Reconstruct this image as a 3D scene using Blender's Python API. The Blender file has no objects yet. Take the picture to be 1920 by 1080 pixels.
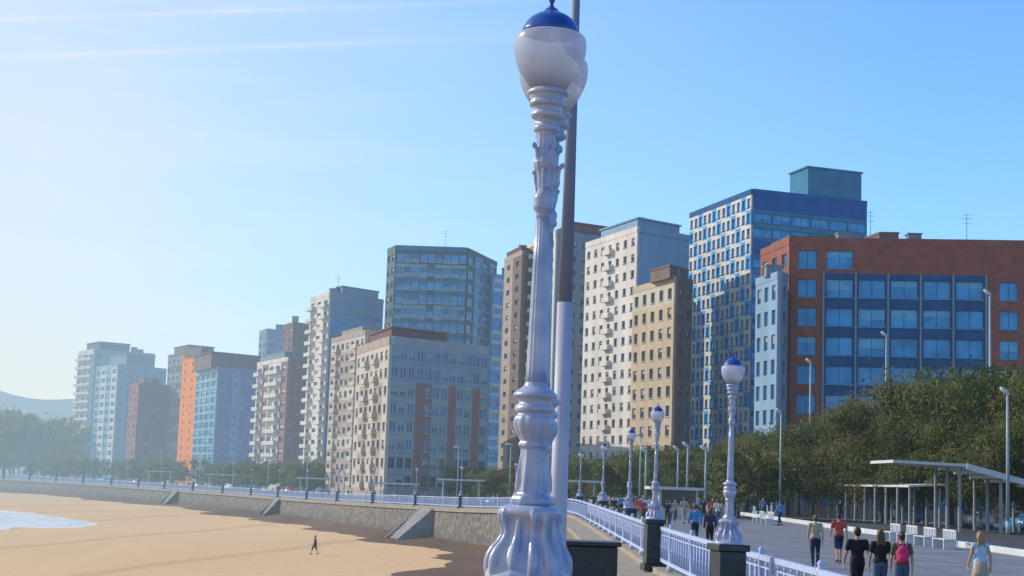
import bpy, bmesh, math, random
from mathutils import Vector, Matrix
random.seed(7)
R = math.radians
scene = bpy.context.scene
COL = scene.collection
# ------------------------------------------------------------------ camera
CZ = 2.5; F = 3000.0
pit = math.atan(361/F); rol = R(1.9)
f = Vector((0, math.cos(pit), math.sin(pit))); r0 = Vector((1,0,0)); u0 = Vector((0,-math.sin(pit), math.cos(pit)))
up = u0*math.cos(rol) - r0*math.sin(rol); rt = r0*math.cos(rol) + u0*math.sin(rol)
cd = bpy.data.cameras.new("camera"); cam = bpy.data.objects.new("camera", cd); COL.objects.link(cam)
M = Matrix((rt, up, -f)).transposed().to_4x4(); M.translation = (0,0,CZ)
cam.matrix_world = M
cd.sensor_width = 36; cd.lens = 36*F/1920; cd.clip_end = 20000; cd.clip_start = 0.1
scene.camera = cam
scene.view_settings.view_transform = 'Standard'; scene.view_settings.look = 'None'; scene.view_settings.exposure = 0
def ray(u, v):
    return (f + rt*((u-960)/F) + up*((540-v)/F)).normalized()
def pixel_point(u, v, d):            # point on the ray through an image pixel, at estimated distance d along Y
    r = ray(u, v); return Vector((0,0,CZ)) + r*(d/r.y)
def pixel_point_z(u, v, z):
    r = ray(u, v); return Vector((0,0,CZ)) + r*((z-CZ)/r.z)
# ------------------------------------------------------------------ materials
def mat(name, col, rough=0.7, var=0.15, scale=1.0, bump=0.0, bscale=20, spec=0.3, metal=0.0, haze=True, transl=0.0, col2=None, stretch=None):
    m = bpy.data.materials.new(name); m.use_nodes = True
    nt = m.node_tree; N = nt.nodes; L = nt.links; N.clear()
    out = N.new('ShaderNodeOutputMaterial'); p = N.new('ShaderNodeBsdfPrincipled')
    p.inputs['Roughness'].default_value = rough; p.inputs['Metallic'].default_value = metal
    p.inputs['Specular IOR Level'].default_value = spec
    g = N.new('ShaderNodeNewGeometry')
    vec = g.outputs['Position']
    if stretch:
        mp = N.new('ShaderNodeMapping'); mp.inputs['Scale'].default_value = stretch
        L.new(vec, mp.inputs['Vector']); vec = mp.outputs['Vector']
    n = N.new('ShaderNodeTexNoise'); n.inputs['Scale'].default_value = scale; n.inputs['Detail'].default_value = 6
    L.new(vec, n.inputs['Vector'])
    rmp = N.new('ShaderNodeValToRGB')
    a = [c*(1-var) for c in col]; b = [min(1, c*(1+var)) for c in (col if col2 is None else col2)]
    rmp.color_ramp.elements[0].color = (*a, 1); rmp.color_ramp.elements[0].position = 0.3
    rmp.color_ramp.elements[1].color = (*b, 1); rmp.color_ramp.elements[1].position = 0.7
    L.new(n.outputs['Fac'], rmp.inputs['Fac']); L.new(rmp.outputs['Color'], p.inputs['Base Color'])
    if bump:
        n2 = N.new('ShaderNodeTexNoise'); n2.inputs['Scale'].default_value = bscale; n2.inputs['Detail'].default_value = 5
        L.new(g.outputs['Position'], n2.inputs['Vector'])
        bp = N.new('ShaderNodeBump'); bp.inputs['Strength'].default_value = bump; bp.inputs['Distance'].default_value = 0.02
        L.new(n2.outputs['Fac'], bp.inputs['Height']); L.new(bp.outputs['Normal'], p.inputs['Normal'])
    sh = p.outputs['BSDF']
    if transl:
        t = N.new('ShaderNodeBsdfTranslucent'); L.new(rmp.outputs['Color'], t.inputs['Color'])
        mx = N.new('ShaderNodeMixShader'); mx.inputs['Fac'].default_value = transl
        L.new(sh, mx.inputs[1]); L.new(t.outputs['BSDF'], mx.inputs[2]); sh = mx.outputs['Shader']
    if haze: sh = paint_haze(nt, sh)
    L.new(sh, out.inputs['Surface'])
    return m
def paint_haze(nt, sh):
    """painted haze: pale emission mixed into surfaces, growing with distance and over the bay"""
    N = nt.nodes; L = nt.links
    g = N.new('ShaderNodeNewGeometry')
    ln = N.new('ShaderNodeVectorMath'); ln.operation = 'LENGTH'; L.new(g.outputs['Position'], ln.inputs[0])
    sx = N.new('ShaderNodeSeparateXYZ'); L.new(g.outputs['Position'], sx.inputs[0])
    def mth(op, a, b=None, clamp=False):
        q = N.new('ShaderNodeMath'); q.operation = op; q.use_clamp = clamp
        for i, s in enumerate((a, b)):
            if s is None: continue
            if isinstance(s, (int, float)): q.inputs[i].default_value = s
            else: L.new(s, q.inputs[i])
        return q.outputs[0]
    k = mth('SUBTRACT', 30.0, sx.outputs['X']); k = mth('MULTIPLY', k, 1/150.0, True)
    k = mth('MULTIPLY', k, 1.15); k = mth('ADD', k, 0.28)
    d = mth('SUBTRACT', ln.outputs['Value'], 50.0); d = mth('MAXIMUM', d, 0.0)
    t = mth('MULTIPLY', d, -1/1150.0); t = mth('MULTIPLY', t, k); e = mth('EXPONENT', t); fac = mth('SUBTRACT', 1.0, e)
    em = N.new('ShaderNodeEmission'); em.inputs['Color'].default_value = (0.45, 0.62, 0.74, 1); em.inputs['Strength'].default_value = 1.0  # haze glow painted onto the surface itself
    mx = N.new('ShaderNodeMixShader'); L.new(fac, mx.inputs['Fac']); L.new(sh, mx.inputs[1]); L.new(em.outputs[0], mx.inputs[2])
    return mx.outputs['Shader']
def get(name, *a, **k):
    return bpy.data.materials.get(name) or mat(name, *a, **k)

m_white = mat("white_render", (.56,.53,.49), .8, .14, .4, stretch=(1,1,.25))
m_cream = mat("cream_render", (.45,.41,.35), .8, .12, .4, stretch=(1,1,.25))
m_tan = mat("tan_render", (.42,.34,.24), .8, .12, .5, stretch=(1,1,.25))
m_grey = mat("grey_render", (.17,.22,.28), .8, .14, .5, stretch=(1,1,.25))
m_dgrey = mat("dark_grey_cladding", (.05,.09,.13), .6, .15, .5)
m_pale = mat("pale_blue_shade_render", (.19,.31,.44), .8, .12, .3, stretch=(1,1,.25))  # side-face shade darkened and blued into this base colour
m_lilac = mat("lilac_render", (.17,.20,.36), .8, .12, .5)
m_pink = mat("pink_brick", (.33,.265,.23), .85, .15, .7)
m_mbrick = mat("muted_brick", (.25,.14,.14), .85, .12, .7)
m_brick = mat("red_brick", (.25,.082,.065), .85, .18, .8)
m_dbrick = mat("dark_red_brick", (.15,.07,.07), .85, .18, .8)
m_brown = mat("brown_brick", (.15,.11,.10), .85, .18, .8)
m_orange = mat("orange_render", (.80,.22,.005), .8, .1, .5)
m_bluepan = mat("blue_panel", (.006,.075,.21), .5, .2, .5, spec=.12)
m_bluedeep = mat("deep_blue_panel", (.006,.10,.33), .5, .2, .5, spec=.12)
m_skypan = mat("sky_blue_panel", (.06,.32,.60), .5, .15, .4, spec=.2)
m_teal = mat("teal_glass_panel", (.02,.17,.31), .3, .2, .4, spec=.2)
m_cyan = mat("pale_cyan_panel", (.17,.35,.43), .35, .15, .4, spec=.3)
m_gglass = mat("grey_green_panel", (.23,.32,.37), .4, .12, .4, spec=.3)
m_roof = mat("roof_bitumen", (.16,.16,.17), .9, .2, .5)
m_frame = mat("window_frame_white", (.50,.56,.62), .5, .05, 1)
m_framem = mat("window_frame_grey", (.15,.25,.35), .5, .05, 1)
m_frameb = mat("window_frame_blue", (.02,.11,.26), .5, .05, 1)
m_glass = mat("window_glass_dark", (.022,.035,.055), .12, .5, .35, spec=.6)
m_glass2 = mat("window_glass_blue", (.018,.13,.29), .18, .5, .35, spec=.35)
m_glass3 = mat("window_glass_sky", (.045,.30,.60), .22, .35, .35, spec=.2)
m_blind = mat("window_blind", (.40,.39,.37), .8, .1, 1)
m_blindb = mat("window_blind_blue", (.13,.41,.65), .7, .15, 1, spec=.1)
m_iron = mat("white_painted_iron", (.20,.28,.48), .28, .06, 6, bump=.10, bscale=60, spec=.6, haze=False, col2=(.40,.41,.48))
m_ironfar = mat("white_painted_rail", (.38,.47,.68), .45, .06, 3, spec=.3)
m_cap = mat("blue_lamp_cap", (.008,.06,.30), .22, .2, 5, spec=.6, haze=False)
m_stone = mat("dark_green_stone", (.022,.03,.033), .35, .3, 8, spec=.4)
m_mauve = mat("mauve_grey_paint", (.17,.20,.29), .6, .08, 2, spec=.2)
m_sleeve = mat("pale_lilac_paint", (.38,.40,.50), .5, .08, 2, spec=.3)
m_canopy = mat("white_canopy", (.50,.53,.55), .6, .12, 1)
m_support = mat("muted_grey_support", (.27,.30,.33), .7, .15, 1)  # muted grey of posts and columns
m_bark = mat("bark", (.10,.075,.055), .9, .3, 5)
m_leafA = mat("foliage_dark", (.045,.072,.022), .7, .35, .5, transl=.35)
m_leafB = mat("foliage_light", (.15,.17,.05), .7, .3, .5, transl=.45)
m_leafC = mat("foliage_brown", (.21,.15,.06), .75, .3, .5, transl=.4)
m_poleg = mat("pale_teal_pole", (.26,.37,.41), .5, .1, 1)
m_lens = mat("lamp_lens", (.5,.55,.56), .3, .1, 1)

def finish_tree(nt, out, sh, haze=True):
    if haze: sh = paint_haze(nt, sh)
    nt.links.new(sh, out.inputs['Surface'])
# frosted globe, shading painted in: bright top fading to dark neck
m_globe = bpy.data.materials.new("frosted_glass_globe"); m_globe.use_nodes = True
nt = m_globe.node_tree; N = nt.nodes; N.clear(); out = N.new('ShaderNodeOutputMaterial')
tc = N.new('ShaderNodeTexCoord'); sp = N.new('ShaderNodeSeparateXYZ'); nt.links.new(tc.outputs['Object'], sp.inputs[0])
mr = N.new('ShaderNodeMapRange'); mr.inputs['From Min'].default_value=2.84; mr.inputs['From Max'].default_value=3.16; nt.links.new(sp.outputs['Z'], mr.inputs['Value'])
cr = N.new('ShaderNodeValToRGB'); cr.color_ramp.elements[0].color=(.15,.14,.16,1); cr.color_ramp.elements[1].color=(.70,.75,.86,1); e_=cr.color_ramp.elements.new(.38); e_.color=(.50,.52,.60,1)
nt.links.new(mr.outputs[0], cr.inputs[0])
p = N.new('ShaderNodeBsdfPrincipled'); p.inputs['Roughness'].default_value = .3; p.inputs['Specular IOR Level'].default_value=.5
t = N.new('ShaderNodeBsdfTranslucent'); nt.links.new(cr.outputs[0], t.inputs['Color']); nt.links.new(cr.outputs[0], p.inputs['Base Color'])
mx = N.new('ShaderNodeMixShader'); mx.inputs['Fac'].default_value = .62
tr = N.new('ShaderNodeBsdfTransparent'); tr.inputs['Color'].default_value=(.9,.93,.97,1); mx2 = N.new('ShaderNodeMixShader'); mx2.inputs['Fac'].default_value=.22
nt.links.new(p.outputs[0], mx.inputs[1]); nt.links.new(t.outputs[0], mx.inputs[2]); nt.links.new(mx.outputs[0], mx2.inputs[1]); nt.links.new(tr.outputs[0], mx2.inputs[2]); nt.links.new(mx2.outputs[0], out.inputs['Surface'])
# sand
def sand_mat(name, c1, c2, rough):
    m = bpy.data.materials.new(name); m.use_nodes = True; nt = m.node_tree; N = nt.nodes; L = nt.links; N.clear()
    out = N.new('ShaderNodeOutputMaterial'); p = N.new('ShaderNodeBsdfPrincipled'); p.inputs['Roughness'].default_value = rough; p.inputs['Specular IOR Level'].default_value=.2
    g = N.new('ShaderNodeNewGeometry'); mp = N.new('ShaderNodeMapping'); mp.inputs['Scale'].default_value = (1,.25,1); mp.inputs['Rotation'].default_value=(0,0,.5); L.new(g.outputs['Position'], mp.inputs[0])
    n = N.new('ShaderNodeTexNoise'); n.inputs['Scale'].default_value = .05; n.inputs['Detail'].default_value = 10; n.inputs['Roughness'].default_value=.6; L.new(mp.outputs[0], n.inputs['Vector'])
    r = N.new('ShaderNodeValToRGB'); r.color_ramp.elements[0].position=.3; r.color_ramp.elements[1].position=.7
    r.color_ramp.elements[0].color=(*c1,1); r.color_ramp.elements[1].color=(*c2,1); L.new(n.outputs['Fac'], r.inputs[0])
    n3 = N.new('ShaderNodeTexNoise'); n3.inputs['Scale'].default_value = 1.3; n3.inputs['Detail'].default_value = 8; L.new(g.outputs['Position'], n3.inputs['Vector'])
    mxx = N.new('ShaderNodeMixRGB'); mxx.blend_type='MULTIPLY'; mxx.inputs[0].default_value=.22
    r3 = N.new('ShaderNodeValToRGB'); r3.color_ramp.elements[0].position=.35; r3.color_ramp.elements[0].color=(.6,.58,.56,1); r3.color_ramp.elements[1].position=.55; r3.color_ramp.elements[1].color=(1,1,1,1)
    L.new(n3.outputs['Fac'], r3.inputs[0]); L.new(r.outputs[0], mxx.inputs[1]); L.new(r3.outputs[0], mxx.inputs[2])
    wv = N.new('ShaderNodeTexWave'); wv.inputs['Scale'].default_value=.018; wv.inputs['Distortion'].default_value=9; wv.inputs['Detail'].default_value=4; wv.inputs['Detail Scale'].default_value=.6; L.new(mp.outputs[0], wv.inputs['Vector'])
    r4 = N.new('ShaderNodeValToRGB'); r4.color_ramp.elements[0].position=0; r4.color_ramp.elements[0].color=(.86,.84,.82,1); r4.color_ramp.elements[1].position=.05; r4.color_ramp.elements[1].color=(1,1,1,1); L.new(wv.outputs['Fac'], r4.inputs[0])
    m5 = N.new('ShaderNodeMixRGB'); m5.blend_type='MULTIPLY'; m5.inputs[0].default_value=1; L.new(mxx.outputs[0], m5.inputs[1]); L.new(r4.outputs[0], m5.inputs[2]); L.new(m5.outputs[0], p.inputs['Base Color'])
    bp = N.new('ShaderNodeBump'); bp.inputs['Strength'].default_value=.2; bp.inputs['Distance'].default_value=.05; L.new(n3.outputs['Fac'], bp.inputs['Height']); L.new(bp.outputs[0], p.inputs['Normal'])
    finish_tree(nt, out, p.outputs[0]); return m
m_sand = sand_mat("beach_sand", (.67,.44,.225), (.73,.495,.265), .85)
m_wet = sand_mat("seaweed_strewn_sand", (.085,.05,.03), (.19,.115,.07), .8)
def rubble():
    m = bpy.data.materials.new("rubble_stone"); m.use_nodes = True; nt = m.node_tree; N = nt.nodes; L = nt.links; N.clear()
    out = N.new('ShaderNodeOutputMaterial'); p = N.new('ShaderNodeBsdfPrincipled'); p.inputs['Roughness'].default_value=.9
    g = N.new('ShaderNodeNewGeometry')
    v = N.new('ShaderNodeTexVoronoi'); v.inputs['Scale'].default_value = 2.0; L.new(g.outputs['Position'], v.inputs['Vector'])
    v2 = N.new('ShaderNodeTexVoronoi'); v2.feature='DISTANCE_TO_EDGE'; v2.inputs['Scale'].default_value = 2.0; L.new(g.outputs['Position'], v2.inputs['Vector'])
    s = N.new('ShaderNodeSeparateXYZ'); L.new(v.outputs['Color'], s.inputs[0])
    r = N.new('ShaderNodeValToRGB'); r.color_ramp.elements[0].color=(.10,.09,.08,1); r.color_ramp.elements[1].color=(.22,.19,.165,1); L.new(s.outputs[0], r.inputs[0])
    r2 = N.new('ShaderNodeValToRGB'); r2.color_ramp.elements[0].color=(.5,.5,.5,1); r2.color_ramp.elements[1].position=.09; L.new(v2.outputs['Distance'], r2.inputs[0])
    mm = N.new('ShaderNodeMixRGB'); mm.blend_type='MULTIPLY'; mm.inputs[0].default_value=1; L.new(r.outputs[0], mm.inputs[1]); L.new(r2.outputs[0], mm.inputs[2])
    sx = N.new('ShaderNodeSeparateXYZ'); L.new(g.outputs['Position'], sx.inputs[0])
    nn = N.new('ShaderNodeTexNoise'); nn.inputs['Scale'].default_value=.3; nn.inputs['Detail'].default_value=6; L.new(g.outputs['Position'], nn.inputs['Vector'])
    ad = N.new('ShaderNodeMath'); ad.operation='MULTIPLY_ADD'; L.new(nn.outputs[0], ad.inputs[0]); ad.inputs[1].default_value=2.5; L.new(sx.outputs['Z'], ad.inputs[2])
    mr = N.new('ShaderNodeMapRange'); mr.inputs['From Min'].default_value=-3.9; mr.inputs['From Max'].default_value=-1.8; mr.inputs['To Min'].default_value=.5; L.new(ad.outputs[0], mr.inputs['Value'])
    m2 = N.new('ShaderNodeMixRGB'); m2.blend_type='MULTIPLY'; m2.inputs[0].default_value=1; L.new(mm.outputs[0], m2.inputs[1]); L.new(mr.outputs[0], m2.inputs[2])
    L.new(m2.outputs[0], p.inputs['Base Color'])
    finish_tree(nt, out, p.outputs[0]); return m
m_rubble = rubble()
m_coping = mat("coping_stone", (.30,.26,.21), .85, .2, 1.5, bump=.3)
m_conc = mat("weathered_concrete", (.25,.25,.26), .9, .25, .8)
def paving():
    m = bpy.data.materials.new("promenade_paving"); m.use_nodes = True; nt = m.node_tree; N = nt.nodes; L = nt.links; N.clear()
    out = N.new('ShaderNodeOutputMaterial'); p = N.new('ShaderNodeBsdfPrincipled'); p.inputs['Roughness'].default_value=.6
    g = N.new('ShaderNodeNewGeometry')
    b = N.new('ShaderNodeTexBrick'); b.inputs['Scale'].default_value=1.0; b.inputs['Brick Width'].default_value=2.4; b.inputs['Row Height'].default_value=2.4; b.inputs['Mortar Size'].default_value=.04; b.offset=0
    b.inputs['Color1'].default_value=(.185,.19,.205,1); b.inputs['Color2'].default_value=(.23,.225,.23,1); b.inputs['Mortar'].default_value=(.13,.13,.13,1)
    L.new(g.outputs['Position'], b.inputs['Vector'])
    n = N.new('ShaderNodeTexNoise'); n.inputs['Scale'].default_value=.5; n.inputs['Detail'].default_value=8; L.new(g.outputs['Position'], n.inputs['Vector'])
    r = N.new('ShaderNodeValToRGB'); r.color_ramp.elements[0].position=.3; r.color_ramp.elements[0].color=(.65,.65,.68,1); r.color_ramp.elements[1].position=.7; L.new(n.outputs[0], r.inputs[0])
    mm = N.new('ShaderNodeMixRGB'); mm.blend_type='MULTIPLY'; mm.inputs[0].default_value=1; L.new(b.outputs[0], mm.inputs[1]); L.new(r.outputs[0], mm.inputs[2]); L.new(mm.outputs[0], p.inputs['Base Color'])
    finish_tree(nt, out, p.outputs[0]); return m
m_pave = paving()
m_asph = mat("asphalt", (.05,.05,.052), .85, .2, 1)
m_earth = mat("inland_ground", (.12,.12,.09), .9, .3, .1)
m_hill = mat("hill_vegetation", (.01,.025,.03), .9, .4, .02)
m_water = mat("wet_shallow_water", (.62,.64,.64), .25, .2, .25, spec=.6, stretch=(1,.3,1))
m_foam = mat("foam", (.72,.70,.66), .6, .12, .6, stretch=(1,.3,1))

# ------------------------------------------------------------------ helpers
PM = {}
def new_obj(name, data, world=None, parent=None):
    o = bpy.data.objects.new(name, data); COL.objects.link(o)
    world = world or Matrix.Identity(4)
    if parent is not None:
        o.parent = parent; o.matrix_local = PM[parent.name].inverted() @ world
    else: o.matrix_local = world
    PM[o.name] = world.copy()
    return o
def thing(name, label, category, loc, group=None, rot=0.0, world=None):
    w = world if world is not None else Matrix.Translation(loc) @ Matrix.Rotation(rot, 4, 'Z')
    o = new_obj(name, None, w); o.empty_display_size = .3
    o["label"] = label; o["category"] = category
    if group: o["group"] = group
    return o
def tag(o, label, category, group=None, kind=None):
    o["label"] = label; o["category"] = category
    if group: o["group"] = group
    if kind: o["kind"] = kind
def mesh_from(bm, name, mats, smooth=False):
    me = bpy.data.meshes.new(name); bm.to_mesh(me); bm.free()
    for m in mats: me.materials.append(m)
    if smooth:
        for p in me.polygons: p.use_smooth = True
    return me
def remesh(bm,vox,name,matl,sm=2):
    me=bpy.data.meshes.new("tmp"); bm.to_mesh(me); bm.free(); o=bpy.data.objects.new("tmp",me); COL.objects.link(o)
    r=o.modifiers.new("r",'REMESH'); r.mode='VOXEL'; r.voxel_size=vox; r.use_smooth_shade=True
    s=o.modifiers.new("s",'SMOOTH'); s.iterations=sm; s.factor=.5
    dg=bpy.context.evaluated_depsgraph_get(); m2=bpy.data.meshes.new_from_object(o.evaluated_get(dg)); m2.name=name
    bpy.data.objects.remove(o); m2.materials.clear(); m2.materials.append(matl)
    for p in m2.polygons: p.use_smooth=True
    return m2
def box(bm, x0, x1, y0, y1, z0, z1, mi=0, fr=None):
    pts = [(x0,y0,z0),(x1,y0,z0),(x1,y1,z0),(x0,y1,z0),(x0,y0,z1),(x1,y0,z1),(x1,y1,z1),(x0,y1,z1)]
    vs = [bm.verts.new(fr @ Vector(p) if fr else p) for p in pts]
    for idx in ((0,3,2,1),(4,5,6,7),(0,1,5,4),(1,2,6,5),(2,3,7,6),(3,0,4,7)):
        fc = bm.faces.new([vs[i] for i in idx]); fc.material_index = mi
def tube(bm, p, q, r1, r2, seg=12, mi=0, caps=True):
    p = Vector(p); q = Vector(q); d = q-p
    m = Matrix.Translation((p+q)/2) @ d.to_track_quat('Z','Y').to_matrix().to_4x4()
    g = bmesh.ops.create_cone(bm, cap_ends=caps, segments=seg, radius1=r1, radius2=r2, depth=max(d.length,1e-4), matrix=m)
    for v in g['verts']:
        for fc in v.link_faces: fc.material_index = mi
def ell(bm, c, r, sub=2, rot=None, mi=0):
    m = Matrix.Translation(c)
    if rot is not None: m = m @ rot
    m = m @ Matrix.Diagonal((r[0], r[1], r[2], 1))
    g = bmesh.ops.create_icosphere(bm, subdivisions=sub, radius=1, matrix=m)
    for v in g['verts']:
        for fc in v.link_faces: fc.material_index = mi
def lathe(bm, prof, seg=48, mod=None, mi=0):
    rings = []
    for (r, z) in prof:
        ring = []
        for k in range(seg):
            a = 2*math.pi*k/seg; rr = r*(mod(a, z) if mod else 1)
            ring.append(bm.verts.new((rr*math.cos(a), rr*math.sin(a), z)))
        rings.append(ring)
    for i in range(len(rings)-1):
        for k in range(seg):
            fc = bm.faces.new([rings[i][k], rings[i][(k+1)%seg], rings[i+1][(k+1)%seg], rings[i+1][k]]); fc.material_index = mi; fc.smooth = True
    for ring, rev in ((rings[0], True), (rings[-1], False)):
        fc = bm.faces.new(list(reversed(ring)) if rev else ring); fc.material_index = mi
def cr1(P, n):
    """catmull-rom densify tuples of any size"""
    o = []; m=len(P[0]); P = [P[0]] + list(P) + [P[-1]]
    for i in range(1, len(P)-2):
        for k in range(n):
            t = k/n; a,b,c,d = P[i-1],P[i],P[i+1],P[i+2]
            o.append(tuple(.5*((2*b[j])+(-a[j]+c[j])*t+(2*a[j]-5*b[j]+4*c[j]-d[j])*t*t+(-a[j]+3*b[j]-3*c[j]+d[j])*t**3) for j in range(m)))
    o.append(P[-2]); return o
def smooth_prof(pts, n=4): return [(max(r,.001),z) for r,z in cr1(pts,n)]

# ------------------------------------------------------------------ coast line
edge = [Vector((5.3,-15,0)),Vector((5.1,10,0)),Vector((4.9,25,0)),Vector((4.7,34,0)),Vector((4.65,48,0)),Vector((4.85,69,0)),Vector((5.1,95,0)),Vector((4.9,121,0)),Vector((3.0,142,-.25))]
for (u,v,d) in [(960,957,164),(880,955,178),(790,950,198),(700,945,219),(560,936,262),(445,927,303),(330,919,340),(200,910,385),(0,898,450),(-200,890,520)]:
    edge.append(pixel_point(u,v,d))
edge += [Vector((-330,620,-2.6)),Vector((-600,760,-2.6)),Vector((-1500,1000,-2.6))]
def resample(pl, step):
    dense = []
    P = [pl[0]]+pl+[pl[-1]]
    for i in range(1,len(P)-2):
        for k in range(12):
            t=k/12; a,b,c,d = P[i-1],P[i],P[i+1],P[i+2]
            dense.append(.5*((2*b)+(c-a)*t+(2*a-5*b+4*c-d)*t*t+(3*b-a-3*c+d)*t**3))
    dense.append(pl[-1]); o=[dense[0]]; acc=0
    for i in range(1,len(dense)):
        a,b = dense[i-1],dense[i]; L=(b-a).length
        while L>0 and acc+L>=step:
            t=(step-acc)/L; a=a+(b-a)*t; o.append(a.copy()); L=(b-a).length; acc=0
        acc+=L
    return o
E = resample(edge, 2.5)
def near_i(y): return min(range(len(E)),key=lambda k:abs(E[k].y-y))
def tang(i):
    a = E[max(0,i-3)]; b = E[min(len(E)-1,i+3)]; t=(b-a); t.z=0; return t.normalized()
def inland(i):
    t = tang(i); return Vector((t.y,-t.x,0))
def strip(name, offs, zadd, matl, kind="structure", label=None, step=4, i1=None):
    bm = bmesh.new(); rows=[]
    idx = list(range(0, i1 or len(E), step))
    for i in idx:
        n = inland(i); rows.append([bm.verts.new(E[i]+n*o+Vector((0,0,zadd if not callable(zadd) else zadd(o)))) for o in offs])
    for a,b in zip(rows,rows[1:]):
        for k in range(len(offs)-1): bm.faces.new([a[k],a[k+1],b[k+1],b[k]])
    bmesh.ops.recalc_face_normals(bm, faces=bm.faces)
    for fc in bm.faces:
        if fc.normal.z<0: fc.normal_flip()
    o = new_obj(name, mesh_from(bm,name,[matl])); tag(o, label or name, name, kind=kind); return o
bm = bmesh.new(); bmesh.ops.create_grid(bm, x_segments=60, y_segments=60, size=6000, matrix=Matrix.Translation((0,3000,-4.9)))
o = new_obj("ground", mesh_from(bm,"ground",[m_sand])); tag(o,"smooth tan beach sand at low tide","beach",kind="structure")
strip("terrain", [38,150,1500], -.02, m_earth, label="inland city ground behind the seafront", step=8)
strip("pavement", [.1,9,17.4], .0, m_pave, label="wide grey paved seafront promenade")
strip("road", [17.4,30,38], lambda o: -.004, m_asph, label="asphalt seafront road and parking")
prof = [(-.25,.0,1),(-.25,.13,1),(.25,.13,1),(.25,-.03,1),(1.35,-.07,1),(1.35,-.32,1),(1.15,-.32,0),(1.75,-5.3,0)]
bm = bmesh.new(); rows=[]
for i in range(0,len(E)-60,1):
    n = inland(i); rows.append([bm.verts.new(E[i]-n*o+Vector((0,0,z if o<1.7 else -5.3-E[i].z))) for o,z,_ in prof])
for a,b in zip(rows,rows[1:]):
    for k in range(len(prof)-1):
        fc=bm.faces.new([a[k],b[k],b[k+1],a[k+1]]); fc.material_index = 1 if prof[k+1][2] else 0
bmesh.ops.recalc_face_normals(bm, faces=bm.faces)
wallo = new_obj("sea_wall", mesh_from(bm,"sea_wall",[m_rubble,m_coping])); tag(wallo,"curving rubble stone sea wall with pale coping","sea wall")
bm = bmesh.new(); rows=[]; rg=random.Random(3); wig=0
for i in range(0,len(E)-60,1):
    n=inland(i); wig=.7*wig+rg.uniform(-.8,.8); w = 6.0+1.6*math.sin(i*.17)+1.1*math.sin(i*.47+1)+wig
    y=E[i].y; w+= 5.5*max(0,1-abs(y-125)/50)
    if y>200: w*=1.35
    z0=Vector((E[i].x,E[i].y,0)); rows.append([bm.verts.new(z0-n*1.2+Vector((0,0,-4.15))), bm.verts.new(z0-n*(w*.5)+Vector((0,0,-4.65))), bm.verts.new(z0-n*w+Vector((0,0,-4.885))), bm.verts.new(z0-n*(w+.3)+Vector((0,0,-4.93)))])
for a,b in zip(rows,rows[1:]):
    for k in range(3): bm.faces.new([a[k],b[k],b[k+1],a[k+1]])
for fc in bm.faces:
    fc.normal_update()
    if fc.normal.z<0: fc.normal_flip()
o = new_obj("wet_sand", mesh_from(bm,"wet_sand",[m_wet],True)); tag(o,"dark seaweed strewn strip at foot of sea wall","wet sand",kind="structure")
def blob(name, pts, z, matl, label):
    bm=bmesh.new(); bm.faces.new([bm.verts.new((p.x,p.y,z)) for p in pts]); bmesh.ops.triangulate(bm,faces=bm.faces)
    for fc in bm.faces:
        fc.normal_update()
        if fc.normal.z<0: fc.normal_flip()
    o=new_obj(name, mesh_from(bm,name,[matl])); tag(o,label,name,kind="structure")
def pool(scale,wob=0):
    pts=[]; rg=random.Random(5)
    base=[(-700,955),(-100,955),(0,957),(60,962),(110,970),(160,977),(178,984),(150,989),(90,990),(30,989),(-60,996),(-700,1010)]
    for (u,v) in cr1(base,5):
        q = pixel_point_z(u+rg.uniform(-wob,wob), 974+(v-974)*scale+rg.uniform(-wob,wob)*.08, -4.9); pts.append(q)
    return pts
blob("foam", pool(1.0,6), -4.892, m_foam, "pale wet rim of a shallow pool")
blob("water", [p+Vector((-.8,0,0)) for p in pool(.80,5)], -4.887, m_water, "silvery shallow sea water on the beach")
bm=bmesh.new(); rows=[]
for k in range(0,180):
    x=-1400+k*15; h=74+3.5*math.sin(k*.155)+3*math.sin(k*.45+2)+random.uniform(-2.5,2.5)
    rows.append([bm.verts.new((x,1500-60,-6)),bm.verts.new((x+random.uniform(-8,8),1530,h*.6)),bm.verts.new((x,1620,h)),bm.verts.new((x,2100,h*.7))])
for a,b in zip(rows,rows[1:]):
    for j in range(3): bm.faces.new([a[j],b[j],b[j+1],a[j+1]])
bmesh.ops.recalc_face_normals(bm,faces=bm.faces)
o=new_obj("hill", mesh_from(bm,"hill",[m_hill])); tag(o,"low wooded hill in blue haze","hill",kind="structure")
bm=bmesh.new(); box(bm,-3.2,3.3,-8,39,-5.3,0.0); box(bm,-3.0,3.1,-7.5,16,0.002,.45)
o=new_obj("stone_landing", mesh_from(bm,"stone_landing",[m_coping])); tag(o,"pale stone stair landing beside the sea wall","landing")

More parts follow.
